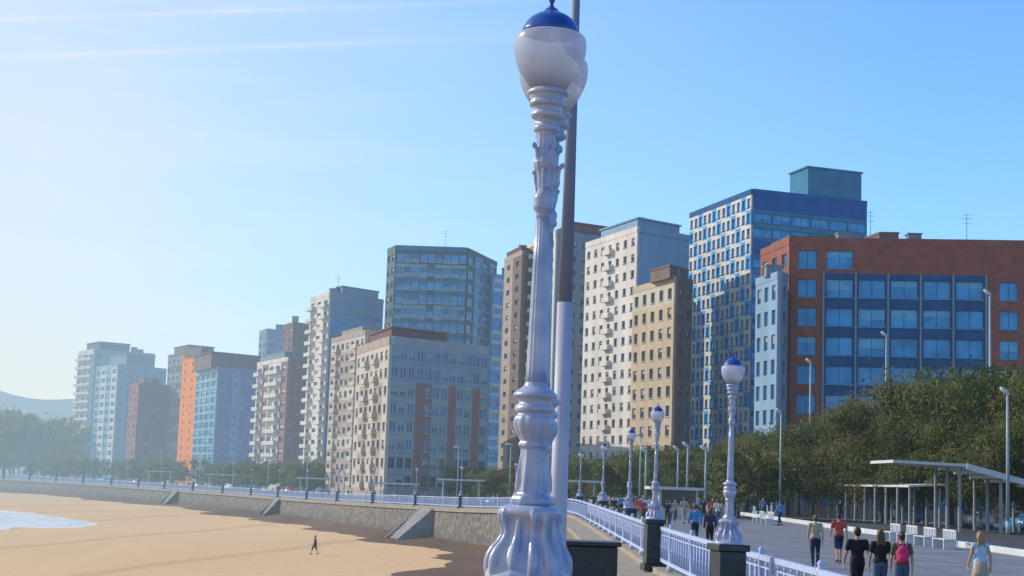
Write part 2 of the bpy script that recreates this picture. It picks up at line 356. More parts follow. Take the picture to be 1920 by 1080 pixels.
# ------------------------------------------------------------------ street lamp template
S=326.0
def pz(pts): return [(hw/S,(1095-y)/S) for hw,y in pts]
def scroll(bm,a,pts,n=6,sub=2):
    c,s=math.cos(a),math.sin(a); prev=None
    for (hr,y,rr) in cr1(pts,n):
        q=Vector((c*hr/S,s*hr/S,(1095-y)/S))
        if prev: tube(bm,prev[0],q,prev[1],rr/S,12)
        prev=(q,rr/S)
    for hr,y,rr in (pts[0],pts[-1]): ell(bm,(c*hr/S,s*hr/S,(1095-y)/S),(rr/S,)*3,sub)
def build_lamp_meshes():
    d={}
    bm=bmesh.new()
    lathe(bm, list(reversed(smooth_prof(pz([(3,-8),(6,-2),(12,2),(17,8),(31,15),(43,24),(50,34),(54,42),(56,46),(56,50)]),3))),48)
    lathe(bm, list(reversed(smooth_prof(pz([(1,-34),(4,-28),(7,-20),(5,-13),(3,-8)]),3))),20)
    d['cap']=mesh_from(bm,"lamp_cap",[m_cap])
    bm=bmesh.new()
    lathe(bm, list(reversed(smooth_prof(pz([(53,51),(64,55),(69,64),(70,78),(68,95),(63,112),(55,129),(45,144),(36,157),(30,168)]),5))),56)
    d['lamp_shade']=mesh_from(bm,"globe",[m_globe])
    bm=bmesh.new()
    fl=lambda a,z:1+.03*math.cos(12*a)
    lathe(bm, list(reversed(pz([(31,160),(37,163),(40,167),(40,171),(35,174),(32,184),(35,186),(36,190),(34,194),(29,196),(27,206),(31,208),(32,213),(29,217),(19,221),(17,228),(23,231),(26,236),(25,242),(20,246)]))),60)
    lathe(bm, list(reversed(pz([(20,246),(18,255),(18,288),(21,296),(23,305),(21,314),(16,322),(14,340),(13,352)]))),60,fl)
    for k in range(4):
        scroll(bm,k*math.pi/2+.35,[(15,322,2.5),(18,306,4),(20,290,4),(23,277,3.5),(28,270,3),(31,273,2.3),(29,278,2)])
        scroll(bm,k*math.pi/2+.35+math.pi/4,[(12,372,2),(14,354,3),(17,338,3.5),(19,326,3),(22,320,2.5),(23,324,2)])
    d['capital']=remesh(bm,.0042,"capital",m_iron,1)
    bm=bmesh.new()
    lathe(bm, list(reversed(pz([(13,352),(14,362),(18,366),(20,374),(18,382),(20,388),(19,394),(14,399),(13,404),(13,412)]))),40)
    lathe(bm, list(reversed(pz([(13,412),(15,500),(17,600),(19,700),(20,728)]))),96,lambda a,z:1+.03*math.cos(14*a))
    d['column']=mesh_from(bm,"column",[m_iron],True)
    bm=bmesh.new()
    lathe(bm, list(reversed(pz([(20,722),(23,730),(34,738),(41,744),(42,749),(35,754),(31,759),(31,763),(36,767),(38,772),(37,777),(31,781)]))),60)
    lathe(bm, list(reversed(smooth_prof(pz([(31,783),(36,790),(37,800),(34,812),(28,824),(23,834)]),3))),96,lambda a,z:1+.06*abs(math.cos(6*a)))
    lathe(bm, list(reversed(pz([(23,832),(28,836),(28,842),(23,846),(24,880),(26,915),(28,930),(35,934),(38,940),(38,948),(33,953)]))),96,lambda a,z:1+.035*math.cos(8*a))
    for k in range(8): scroll(bm,k*math.pi/4,[(24,860,1.5),(25,880,3.2),(27,905,4.5),(28,922,3.5)])
    d['shaft_collar']=remesh(bm,.0055,"shaft_collar",m_iron,1)
    bm=bmesh.new()
    lob=lambda a,z:1+.10*abs(math.cos(2*a))**3-.03
    lathe(bm, list(reversed(smooth_prof(pz([(36,950),(48,953),(54,960),(54,968),(46,980),(43,998),(48,1016),(58,1032),(66,1048),(69,1066),(76,1080),(76,1097)]),3))),96,lob)
    for k in range(4):
        a=k*math.pi/2
        for da in (-.2,.2):
            scroll(bm,a+da,[(38,957,4),(47,958,6),(54,965,7),(55,976,6),(50,990,5),(49,1006,6),(56,1022,8),(65,1034,9),(72,1050,10),(73,1068,10),(70,1080,9)])
        a+=math.pi/4
        scroll(bm,a,[(42,965,4),(47,985,5),(48,1005,7),(53,1025,10),(58,1045,11),(60,1060,10)])
        c,s=math.cos(a),math.sin(a)
        ell(bm,(c*54/S,s*54/S,(1095-1078)/S),(.06,.06,.035),3)
    lathe(bm, list(reversed(pz([(60,1082),(80,1084),(84,1088),(84,1097)]))),48)
    d['base']=remesh(bm,.0065,"base",m_iron,1)
    bm=bmesh.new()
    def sq(h,z0,z1): box(bm,-h,h,-h,h,z0,z1)
    sq(.30,-.12,0.0); sq(.25,-1.3,-.12); sq(.32,-1.5,-1.3)
    bmesh.ops.bevel(bm,geom=bm.edges[:],offset=.015,segments=1,affect='EDGES')
    d['pedestal']=mesh_from(bm,"pedestal",[m_stone])
    return d
LM = build_lamp_meshes()
def place_lamp(loc, label, rot=0, tilt=0):
    W=Matrix.Translation(loc)@Matrix.Rotation(R(tilt),4,'Y')@Matrix.Rotation(rot,4,'Z')
    t = thing("street_lamp", label, "street lamp", loc, "ornate lamps along the sea wall", world=W)
    for k,me in LM.items(): new_obj(k, me, PM[t.name].copy(), t)
    return t
p = pixel_point(989,1095,9.2); place_lamp(p,"ornate white iron lamp with blue cap, frosted globe",.3,.62)
p2 = pixel_point(998,1088,9.72); place_lamp(p2,"white iron lamp close behind another on the landing",.8,.62)
for (y,u) in [(29,1366),(48,1226),(69,1178),(95,1128),(121,1085)]:
    q = pixel_point(u, 1000, y)
    place_lamp((q.x,y,1.5),"white iron promenade lamp on dark stone pedestal",random.random(),.6)
i=near_i(142)
while E[i].y<600 and i<len(E)-70:
    place_lamp(E[i]+Vector((0,0,1.5)),"white iron promenade lamp on dark stone pedestal",random.random()); i+=8
b=pixel_point(1043,1060,14); t=thing("flag_pole","tall mauve grey pole with thicker white lower sleeve","pole",(b.x,b.y,.45))
s=14/3000
zz=pixel_point(1055,567,14).z
bm=bmesh.new(); tube(bm,(b.x,b.y,.452),(b.x+.01,b.y,zz),17*s,15*s,32); new_obj("pole_sleeve",mesh_from(bm,"pole_sleeve",[m_sleeve],True),Matrix.Identity(4),t)
bm=bmesh.new(); tube(bm,(b.x+.01,b.y,zz+.002),(b.x+.035,b.y,pixel_point(1055,-160,14).z),13.5*s,6*s,32); new_obj("pole_shaft",mesh_from(bm,"pole_shaft",[m_mauve],True),Matrix.Identity(4),t)
c=pixel_point(1108,1040,36); t=thing("stone_pier","dark green stone pier at head of beach stairs","pier",(c.x,36,0))
bm=bmesh.new(); box(bm,c.x-.56,c.x+.56,35.5,36.5,.002,1.13); bmesh.ops.bevel(bm,geom=bm.edges[:],offset=.02,segments=1,affect='EDGES'); new_obj("shaft",mesh_from(bm,"shaft",[m_stone]),Matrix.Identity(4),t)
bm=bmesh.new(); box(bm,c.x-.64,c.x+.64,35.42,36.58,1.132,1.23); bmesh.ops.bevel(bm,geom=bm.edges[:],offset=.02,segments=1,affect='EDGES'); new_obj("capstone",mesh_from(bm,"capstone",[m_stone]),Matrix.Identity(4),t)
# railing
LP=5.0
def rails_mesh():
    bm=bmesh.new(); box(bm,0,LP,-.045,.045,1.07,1.17); box(bm,0,LP,-.02,.02,.93,.96); box(bm,0,LP,-.035,.035,.16,.26)
    return mesh_from(bm,"rails",[m_ironfar])
def bal_mesh():
    bm=bmesh.new(); box(bm,-.03,.03,-.024,.024,.26,.93); ell(bm,(0,0,.60),(.045,.04,.08),1); ell(bm,(0,0,1.015),(.045,.03,.055),1)
    return mesh_from(bm,"baluster",[m_ironfar],True)
def post_mesh():
    bm=bmesh.new(); lathe(bm,[(.09,0),(.09,.14),(.05,.18),(.05,1.0),(.07,1.04),(.07,1.18),(.04,1.22),(.06,1.26),(.02,1.31)],12)
    return mesh_from(bm,"post",[m_ironfar],True)
rm,bmh,pm_=rails_mesh(),bal_mesh(),post_mesh()
bm=bmesh.new(); bm.from_mesh(rm)
for k in range(16):
    x=.15+k*.31; box(bm,x-.03,x+.03,-.024,.024,.26,.93)
box(bm,-.06,.06,-.06,.06,0,1.25)
farp=mesh_from(bm,"railing_panel",[m_ironfar])
start=near_i(21); cnt=0; i=start
while i+2<len(E)-60 and E[i].y<560:
    a,b_=E[i],E[i+2]; x=(b_-a); L=x.length; x.normalize(); y=Vector((0,0,1)).cross(x).normalized(); z=x.cross(y)
    W=Matrix((x*(L/LP),y,z)).transposed().to_4x4(); W.translation=a+Vector((0,0,.13))
    if cnt<16:
        t=thing("railing","white painted iron railing on stone kerb","railing",a,"white railing panels along promenade",world=W)
        new_obj("rail",rm,W,t); new_obj("post",pm_,W,t)
        nb_=9
        for k in range(nb_-1): new_obj("baluster",bmh,W@Matrix.Translation(((k+1)*LP/nb_,0,0)),t)
    else:
        o=new_obj("railing",farp,W); tag(o,"white painted iron railing on stone kerb","railing","white railing panels along promenade")
    cnt+=1; i+=2
# beach stairs
def stairs(u,v,d,w,label,n=15,run=.3,sm=None):
    q=pixel_point(u,v,d); i=min(range(len(E)),key=lambda k:(E[k].xy-q.xy).length); a=E[i]; t_=tang(i); n_=-inland(i)
    W=Matrix((t_,n_,Vector((0,0,1)))).transposed().to_4x4(); W.translation=Vector((a.x,a.y,a.z))
    t=thing("beach_stairs",label,"stairs",a,"stairs from promenade to beach",world=W)
    H=4.9+a.z; bm=bmesh.new(); st=H/n
    for k in range(n): box(bm,-w/2+.3,w/2-.3,1.3+k*run,1.3+(k+1)*run,-H-.2,-.08-k*st-.002)
    new_obj("flight",mesh_from(bm,"flight",[m_conc]),W,t)
    for s_ in (-1,1):
        bm=bmesh.new(); x0=s_*w/2-.3*(s_>0); x1=x0+.3
        Y1=1.3+n*run+.3
        vs=[bm.verts.new((x,y,z)) for x in (x0,x1) for (y,z) in ((1.25,.05),(1.25,-H-.2),(Y1,-H-.2),(Y1,-H+.3))]
        for idx in ((0,1,2,3),(7,6,5,4),(0,4,5,1),(1,5,6,2),(2,6,7,3),(3,7,4,0)): bm.faces.new([vs[j] for j in idx])
        bmesh.ops.recalc_face_normals(bm,faces=bm.faces)
        new_obj("side_wall",mesh_from(bm,"side_wall",[sm or m_rubble]),W,t)
stairs(815,951,191,6,"grey concrete stairs against the rubble sea wall",run=.26,sm=m_conc)
stairs(535,934,272,4,"stone stairs with rubble sides on sea wall",run=.16)
stairs(338,919,336,4,"stone stairs with rubble sides on sea wall",run=.16)

# ------------------------------------------------------------------ buildings
def window_mesh(w,h,frame,glass,blind,bf):
    bm=bmesh.new(); t=min(.07,w*.06)
    box(bm,-w/2,w/2,-.02,.0,-h/2,h/2,1)
    for (a,b_,c_,d_) in ((-w/2,w/2,-h/2,-h/2+t),(-w/2,w/2,h/2-t,h/2)): box(bm,a,b_,-.07,-.02,c_,d_,0)
    for (a,b_) in ((-w/2,-w/2+t),(w/2-t,w/2),(-t/2,t/2)): box(bm,a,b_,-.07,-.02,-h/2+t,h/2-t,0)
    if w>6:
        for xx in (-w/4,w/4): box(bm,xx-t/2,xx+t/2,-.07,-.02,-h/2+t,h/2-t,0)
    if bf>0:
        for (a,b_) in ((-w/2+t,-t/2),(t/2,w/2-t)): box(bm,a,b_,-.045,-.02,h/2-t-(h-2*t)*bf,h/2-t,2)
    return mesh_from(bm,"window",[frame,glass,blind])
def put_many(name, items, parent, limit=100):
    items.sort(key=lambda it:-it[1].translation.z)
    for me,W in items[:limit]: new_obj(name,me,W,parent)
    rest=items[limit:]
    if rest:
        bm=bmesh.new(); mats=list(rest[0][0].materials)
        for me,W in rest:
            tm=me.copy(); tm.transform(W); bm.from_mesh(tm); bpy.data.meshes.remove(tm)
        o=new_obj(name,mesh_from(bm,name+"_rest",mats),None,parent); o["kind"]="stuff"
def building(name,label,cat,B,A,C,floors,left,right,roofm=m_roof,base=-4.0,pent=(),ant=0,fl_top=.6,chim=2):
    b=pixel_point(*B); zt=b.z
    a=pixel_point(*A) if len(A)==3 else pixel_point_z(A[0],A[1],zt)
    c=pixel_point(*C) if len(C)==3 else pixel_point_z(C[0],C[1],zt)
    a,b2,c=[Vector((q.x,q.y,0)) for q in (a,b,c)]
    dpt=a+c-b2
    t=thing(name,label,cat,(b2.x,b2.y,base))
    bm=bmesh.new(); mats=[]
    def mi(m):
        if m not in mats: mats.append(m)
        return mats.index(m)
    foot=[a,b2,c,dpt]
    lo=[bm.verts.new((q.x,q.y,base)) for q in foot]; hi=[bm.verts.new((q.x,q.y,zt)) for q in foot]
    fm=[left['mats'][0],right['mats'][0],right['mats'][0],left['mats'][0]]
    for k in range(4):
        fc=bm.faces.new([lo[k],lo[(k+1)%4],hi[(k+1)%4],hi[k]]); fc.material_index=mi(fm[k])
    fc=bm.faces.new(hi); fc.material_index=mi(roofm)
    wins=[]
    for (p0,p1,st) in ((a,b2,left),(b2,c,right)):
        bals=[]
        tv=(p1-p0); L=tv.length; tv.normalize(); n=Vector((tv.y,-tv.x,0))
        fr=Matrix((tv,-n,Vector((0,0,1)))).transposed().to_4x4(); fr.translation=Vector((p0.x,p0.y,0))
        nb=st['bays']; zb=0.5; H=zt-fl_top-zb; ch=H/floors
        rd=st.get('rd',.28)
        box(bm,0,L,-rd-.06,-.001,zt-fl_top,zt+.35,mi(st.get('par',st['mats'][0])),fr); box(bm,0,L,-rd-.03,-.001,base+.1,zb,mi(st['mats'][0]),fr)
        if not nb:
            box(bm,0,L,-.12,-.001,zb,zt-fl_top,mi(st['mats'][0]),fr); continue
        ws=st.get('ws') or [1]*nb; tot=sum(ws); ws=[L*w_/tot for w_ in ws]; xs=[sum(ws[:k]) for k in range(nb)]
        gl=st.get('glass',m_glass); frm=st.get('frame',m_framem); bl=st.get('blind',m_blind); wh=ch*st['hf']
        wfs=st['wf'] if isinstance(st['wf'],(list,tuple)) else [st['wf']]*nb
        cache={}
        def var(w_):
            k=round(w_,3)
            if k not in cache: cache[k]=[window_mesh(w_,wh,frm,gl,bl,x) for x in (0,0,0,.35,.6)]
            return random.choice(cache[k])
        cell=st.get('cell',lambda i,j:0); wide=st.get('wide')
        for i in range(nb):
            cw=ws[i]; x0=xs[i]; ww=cw*wfs[i]
            for j in range(floors):
                m_=mi(st['mats'][cell(i,j)]); z0=zb+j*ch
                if wide and wide(i,j):
                    box(bm,x0,x0+cw,-rd,-.001,z0,z0+ch,m_,fr); continue
                sx=(cw-ww)/2; sz=(ch-wh)*.45
                box(bm,x0,x0+cw,-rd,-.001,z0,z0+sz,m_,fr); box(bm,x0,x0+cw,-rd,-.001,z0+sz+wh,z0+ch,m_,fr)
                if st.get('sill'): box(bm,x0+sx-.1*(sx>.2),x0+sx+ww+.1*(sx>.2),-rd-.12,-rd-.002,z0+sz-.12,z0+sz-.01,mi(st['sill']),fr)
                if sx>.01:
                    box(bm,x0,x0+sx,-rd+.004,-.001,z0+sz,z0+sz+wh,m_,fr); box(bm,x0+cw-sx,x0+cw,-rd+.004,-.001,z0+sz,z0+sz+wh,m_,fr)
                if (z0+ch)<2: continue
                W=fr@Matrix.Translation((x0+cw/2,-.01,z0+sz+wh/2)); wins.append((var(ww),W))
                if st.get('balc') and i in st['balc']:
                    bals.append(fr@Matrix.Translation((x0+cw/2,-rd-.002,z0+sz*.2)))
            if st.get('fin') and i in st.get('finat',range(nb)):
                box(bm,x0-.12,x0+.12,-rd-.3,-rd-.003,zb,zt-fl_top-(ch if st.get('fincut') else 0),mi(st['fin']),fr)
        if bals:
            cw=ws[0]; bmm=bmesh.new(); bw=cw*.94; dp=st.get('bd',1.0)
            box(bmm,-bw/2,bw/2,-dp,0,0,.14,0); box(bmm,-bw/2,bw/2,-dp,-dp+.06,.142,ch*.32,0); box(bmm,-bw/2,-bw/2+.06,-dp+.062,0,.142,ch*.32,0); box(bmm,bw/2-.06,bw/2,-dp+.062,0,.142,ch*.32,0)
            bme=mesh_from(bmm,"balcony",[st.get('bm',m_white)])
            put_many("balcony",[(bme,w) for w in bals],t,100)
    new_obj("wall",mesh_from(bm,"wall",mats),None,t)
    put_many("window",wins,t,100)
    for (s0,s1,t0,t1,h,m_) in pent:
        e1=(c-b2); e2=(a-b2); q=[b2+e1*s+e2*tt for s,tt in ((s0,t0),(s1,t0),(s1,t1),(s0,t1))]
        bm=bmesh.new(); lo=[bm.verts.new((v.x,v.y,zt+.003)) for v in q]; hi=[bm.verts.new((v.x,v.y,zt+h)) for v in q]
        for k in range(4): bm.faces.new([lo[k],lo[(k+1)%4],hi[(k+1)%4],hi[k]])
        bm.faces.new(hi); bmesh.ops.recalc_face_normals(bm,faces=bm.faces)
        cx=sum((v.x for v in q))/4; cy=sum((v.y for v in q))/4
        ce=Vector((cx,cy,0)); q2=[ce+(v-ce)*1.05 for v in q]
        lo=[bm.verts.new((v.x,v.y,zt+h+.004)) for v in q2]; hi=[bm.verts.new((v.x,v.y,zt+h+.25)) for v in q2]
        for k in range(4): bm.faces.new([lo[k],lo[(k+1)%4],hi[(k+1)%4],hi[k]])
        bm.faces.new(hi); bm.faces.new(list(reversed(lo)))
        new_obj("penthouse",mesh_from(bm,"penthouse",[m_]),None,t)
    rg=random.Random(int(B[0])); 
    for k in range(chim if (c-b2).length>8 else min(1,chim)):
        q=b2+(c-b2)*rg.uniform(.1,.9)+(a-b2)*rg.uniform(.1,.4); w_=rg.uniform(.5,1.1); h=rg.uniform(1.2,2.2); bm=bmesh.new()
        box(bm,q.x-w_,q.x+w_,q.y-w_,q.y+w_,zt+.004,zt+h); box(bm,q.x-w_-.12,q.x+w_+.12,q.y-w_-.12,q.y+w_+.12,zt+h+.003,zt+h+.18); new_obj("chimney",mesh_from(bm,"chimney",[m_grey]),None,t)
    for k in range(ant):
        q=b2+(c-b2)*random.uniform(.15,.85)+(a-b2)*random.uniform(.2,.5); h=random.uniform(3,5); bm=bmesh.new()
        tube(bm,(q.x,q.y,zt),(q.x,q.y,zt+h),.04,.03,6)
        for z_,l_ in ((.95,.5),(.85,.8),(.7,.45)): tube(bm,(q.x-l_,q.y,zt+h*z_),(q.x+l_,q.y,zt+h*z_),.022,.022,5)
        new_obj("antenna",mesh_from(bm,"antenna",[m_dgrey]),None,t)
    return t
def S_(bays,wf,hf,mats,**k):
    d=dict(bays=bays,wf=wf,hf=hf,mats=mats); d.update(k); return d
band=lambda i,j:j%2
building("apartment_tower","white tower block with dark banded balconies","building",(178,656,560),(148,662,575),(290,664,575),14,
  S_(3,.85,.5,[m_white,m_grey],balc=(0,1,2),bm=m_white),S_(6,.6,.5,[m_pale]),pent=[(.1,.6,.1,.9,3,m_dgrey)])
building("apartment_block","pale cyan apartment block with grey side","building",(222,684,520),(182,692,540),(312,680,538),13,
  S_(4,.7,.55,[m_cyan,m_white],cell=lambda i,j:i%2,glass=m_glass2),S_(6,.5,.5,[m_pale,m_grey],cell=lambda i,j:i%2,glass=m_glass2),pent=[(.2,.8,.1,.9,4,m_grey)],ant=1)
building("brick_building","red brick apartment building with flat roof","building",(262,720,480),(245,724,490),(318,716,488),10,
  S_(2,.5,.45,[m_brick]),S_(5,.45,.4,[m_dbrick]),pent=[(.2,.7,.2,.8,2,m_brown)])
building("apartment_block","grey brown apartment block with dark top storey","building",(350,662,478),(317,672,495),(410,662,486),14,
  S_(4,.6,.5,[m_brown,m_grey],cell=band),S_(4,.4,.5,[m_brown]),pent=[(.1,.9,.1,.9,2.5,m_brown)])
building("apartment_block","bright orange narrow apartment block","building",(384,667,438),(344,673,450),(396,666,442),14,
  S_(3,.16,.35,[m_orange]),S_(1,.3,.4,[m_orange]),pent=[(-.2,1,.1,.9,2.4,m_brown)],ant=1,chim=0)
building("apartment_block","glass and lilac apartment block with teal edge","building",(410,690,415),(370,706,440),(490,684,425),13,
  S_(4,.8,.7,[m_cyan],glass=m_glass2,blind=m_cyan),S_(6,.55,.5,[m_lilac,m_pale,m_teal],cell=lambda i,j:2 if i==5 else (1 if i in(2,) else 0),glass=m_glass2),pent=[(-.15,1.0,.05,.9,4.0,m_brown)],ant=2)
building("apartment_block","distant grey white block with flat roof","building",(502,618,500),(488,622,510),(545,616,508),17,
  S_(2,.5,.5,[m_grey]),S_(4,.8,.4,[m_pale]))
building("apartment_block","tall dark brown brick block","building",(552,606,452),(533,612,462),(585,602,458),17,
  S_(2,.5,.5,[m_dbrick]),S_(3,.4,.4,[m_dbrick]))
building("apartment_block","white balconied block with brown brick side","building",(542,672,372),(484,690,395),(578,668,380),10,
  S_(5,.7,.5,[m_white,m_mbrick],cell=lambda i,j:1 if i in(1,4) else 0,balc=(0,2,3),bm=m_white),S_(3,.4,.5,[m_mbrick]),pent=[(.1,.8,.2,.9,1.8,m_grey)],ant=1)
building("apartment_tower","tall white tower with ribbon windows","building",(620,550,340),(584,564,352),(718,556,352),16,
  S_(3,.55,.5,[m_white],balc=(0,2),bm=m_white),S_(4,.92,.42,[m_pale,m_skypan],cell=lambda i,j:1 if j%5==3 else 0,glass=m_glass3,blind=m_blindb),pent=[(.25,.95,.1,.7,2.0,m_pale)],ant=1)
building("apartment_block","pinkish brick block with cream window bands","building",(688,622,300),(624,642,322),(735,622,306),12,
  S_(7,.55,.5,[m_pink,m_cream],cell=lambda i,j:1 if j%4==3 else 0,sill=m_cream,balc=(1,5),bm=m_cream,bd=.8),S_(4,.5,.5,[m_cream]),pent=[(.1,.6,.2,.8,1.2,m_pink)])
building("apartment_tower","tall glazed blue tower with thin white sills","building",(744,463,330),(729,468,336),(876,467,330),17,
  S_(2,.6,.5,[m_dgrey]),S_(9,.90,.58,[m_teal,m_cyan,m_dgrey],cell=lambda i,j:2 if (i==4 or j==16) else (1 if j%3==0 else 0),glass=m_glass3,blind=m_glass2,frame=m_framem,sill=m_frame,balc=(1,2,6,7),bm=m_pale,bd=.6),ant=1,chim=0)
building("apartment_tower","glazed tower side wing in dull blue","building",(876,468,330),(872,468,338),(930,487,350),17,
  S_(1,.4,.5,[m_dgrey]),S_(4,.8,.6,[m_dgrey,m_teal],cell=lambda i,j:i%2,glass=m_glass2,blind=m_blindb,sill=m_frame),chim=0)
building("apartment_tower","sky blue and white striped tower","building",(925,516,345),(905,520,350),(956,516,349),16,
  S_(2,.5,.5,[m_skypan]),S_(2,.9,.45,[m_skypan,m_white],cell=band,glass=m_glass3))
building("apartment_block","cream block with glazed front and red brick piers","building",(734,634,248),(672,674,272),(916,636,262),8,
  S_(7,.5,.5,[m_pink,m_cream],cell=lambda i,j:1 if j>5 or i%3==0 else 0,sill=m_cream,balc=(2,4),bm=m_cream,bd=.8),S_(12,.80,.62,[m_gglass,m_mbrick,m_pale],cell=lambda i,j:(2 if j>5 else (1 if i in(3,4,7,10) else 0)),wide=lambda i,j:j<=5 and i in(3,7,10),glass=m_glass2,blind=m_gglass,frame=m_frame,sill=m_gglass),
  pent=[(.05,.6,.15,.8,2.0,m_dbrick)],ant=1,fl_top=1.0,chim=1)
building("apartment_tower","narrow tan brick tower","building",(982,472,305),(949,480,318),(1000,470,309),18,
  S_(2,.35,.4,[m_pink,m_brown],cell=lambda i,j:i),S_(2,.4,.4,[m_brown]),pent=[(-.1,.8,.1,.9,1.0,m_dbrick)])
building("apartment_tower","grey white tower with dark roof storey","building",(1045,436,292),(980,466,315),(1165,432,300),18,
  S_(5,.55,.5,[m_white,m_grey],cell=lambda i,j:i%2,balc=(1,3),bm=m_white),S_(6,.5,.45,[m_grey]),pent=[(.3,.85,.1,.8,2.6,m_brown)],ant=2)
building("apartment_tower","white render tower with rows of small dark windows","building",(1198,428,255),(1101,452,275),(1292,436,263),16,
  S_(7,.42,.45,[m_white,m_cream],cell=lambda i,j:0,sill=m_grey,balc=(3,),bm=m_white,bd=.8),S_(0,.5,.5,[m_pale]),pent=[(.08,.92,.1,.8,2.0,m_pale)],ant=3)
building("apartment_building","tan apartment building with cream window surrounds","building",(1268,522,228),(1190,540,243),(1296,524,232),11,
  S_(5,.45,.55,[m_tan,m_cream],cell=lambda i,j:1 if j==10 else 0,sill=m_cream),S_(2,.4,.5,[m_brown]),pent=[(-.3,.9,.05,.5,1.7,m_brown)])
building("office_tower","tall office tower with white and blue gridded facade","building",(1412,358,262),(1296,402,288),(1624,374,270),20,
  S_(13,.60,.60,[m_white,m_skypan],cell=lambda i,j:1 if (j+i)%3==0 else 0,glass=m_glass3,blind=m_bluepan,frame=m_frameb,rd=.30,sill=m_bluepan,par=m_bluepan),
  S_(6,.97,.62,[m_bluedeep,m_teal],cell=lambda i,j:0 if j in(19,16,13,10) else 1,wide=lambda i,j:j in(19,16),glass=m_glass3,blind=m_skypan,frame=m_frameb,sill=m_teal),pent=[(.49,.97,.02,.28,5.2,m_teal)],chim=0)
building("brick_building","red brick building with large blue panelled window front","building",(1484,450,212),(1430,462,224),(2010,462,207.5),9,
  S_(3,.5,.5,[m_brick],glass=m_glass2),
  S_(8,[.58,.84,.84,.84,.84,.84,.42,.42],.62,[m_brick,m_bluepan],ws=[62,61,61,61,61,61,84,76],cell=lambda i,j:1 if (1<=i<=5 and j<8) else 0,wide=lambda i,j:j==8 and i>=2,glass=m_glass3,blind=m_blindb,frame=m_frameb,rd=.3,sill=m_skypan,par=m_brick,fin=m_framem,finat=(1,2,3,4,5,6),fincut=1),
  pent=[(.33,.40,.1,.5,1.2,m_brown),(.03,.25,.3,.9,.9,m_brown)],ant=2,fl_top=.6)
building("stair_tower","grey clad stair tower with slim windows","building",(1462,514,206),(1421,524,214),(1474,514,208),9,
  S_(3,.5,.6,[m_pale],glass=m_glass2),S_(1,.4,.5,[m_grey]))

# ------------------------------------------------------------------ trees
def crown_mesh(seed,nl,cl,leaf):
    rnd=random.Random(seed); bm=bmesh.new()
    cs=[]
    for k in range(cl):
        a=rnd.uniform(0,6.283); rr=math.sqrt(rnd.random())*.85; h=rnd.uniform(-.68,.66)*(1-.5*rr*rr)
        cs.append((Vector((rr*math.cos(a),rr*math.sin(a),h)),rnd.uniform(.12,.32),rnd.choice([0,0,1,1,2,0,1]) ))
    for k in range(nl):
        c,r,mi_=rnd.choice(cs)
        d=Vector((rnd.gauss(0,1),rnd.gauss(0,1),rnd.gauss(0,1))).normalized()*r*(rnd.random()**.45)
        if rnd.random()<.18: d*=1.55
        d.z*=.85; p=c+d
        s=leaf*rnd.uniform(.5,1.5); a=Vector((rnd.gauss(0,1),rnd.gauss(0,1),rnd.gauss(0,.6))).normalized(); b=a.orthogonal().normalized(); b=Matrix.Rotation(rnd.uniform(0,6.28),3,a)@b; c2=a.cross(b)
        vs=[bm.verts.new(p+b*s),bm.verts.new(p+c2*s*.25),bm.verts.new(p-b*s),bm.verts.new(p-c2*s*.25)]
        fc=bm.faces.new(vs); m2=mi_
        if rnd.random()<.25: m2=rnd.choice([0,1])
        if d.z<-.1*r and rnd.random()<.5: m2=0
        fc.material_index=m2
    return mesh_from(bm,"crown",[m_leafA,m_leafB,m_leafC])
def trunk_mesh(seed):
    rnd=random.Random(seed); bm=bmesh.new(); p=Vector((0,0,-1.05)); q=Vector((rnd.uniform(-.05,.05),rnd.uniform(-.05,.05),-.5)); tube(bm,p,q,.034,.027,10)
    for k in range(6):
        a=k*1.05+rnd.random(); e=q+Vector((math.cos(a)*.45,math.sin(a)*.45,rnd.uniform(.35,.7))); m=q.lerp(e,.5)+Vector((0,0,-.06)); tube(bm,q,m,.020,.014,7); tube(bm,m,e,.014,.006,7)
        e2=m+Vector((math.cos(a+.8)*.3,math.sin(a+.8)*.3,.3)); tube(bm,m,e2,.010,.004,6)
    return mesh_from(bm,"trunk",[m_bark],True)
CR=[crown_mesh(s,18000,70,.033) for s in (1,2,3,4,5)]; CRF=[crown_mesh(s,2400,34,.08) for s in (11,12,13)]; TR=[trunk_mesh(s) for s in (5,6)]
def tree(x,y,zg,h,far=False,label="dark green tamarisk tree with dense feathery crown",wide=1.0,group="trees along the seafront road"):
    sz=h/1.8; t=thing("tamarisk_tree",label,"tree",(x,y,zg),group)
    W=Matrix.Translation((x,y,zg+1.05*sz))@Matrix.Rotation(random.uniform(0,6.28),4,'Z')@Matrix.Diagonal((sz*wide,sz*wide,sz,1))
    new_obj("trunk",random.choice(TR),W,t); new_obj("crown",random.choice(CRF if far else CR),W,t)
def tree_s(u,d,v,far=False,wide=1.0):
    q=pixel_point(u,v,d); tree(q.x,d,-.02,(q.z+.02)*1.02,far,wide=wide)
for (u,d,v) in [(1985,116,690),(1915,124,684),(1850,132,690),(1785,138,694),(1722,144,722),(1668,148,738),(1620,152,762),(1572,158,778),(1526,162,788),(1480,168,800),(1436,172,808),(1398,178,812),(1352,186,828),(1308,192,840),
   (1890,122,775),(1815,128,780),(1735,134,795),(1655,142,805),(1575,150,820),(1500,158,830),(1425,168,838),(1365,176,845),(1950,116,770),
   (1265,196,836),(1222,200,834),(1180,206,845),(1240,180,860),(1200,186,862),(1150,190,862),(1110,196,864),(1285,172,858),(1330,176,856)]:
    tree_s(u,d,v,wide=random.uniform(.85,1.1))
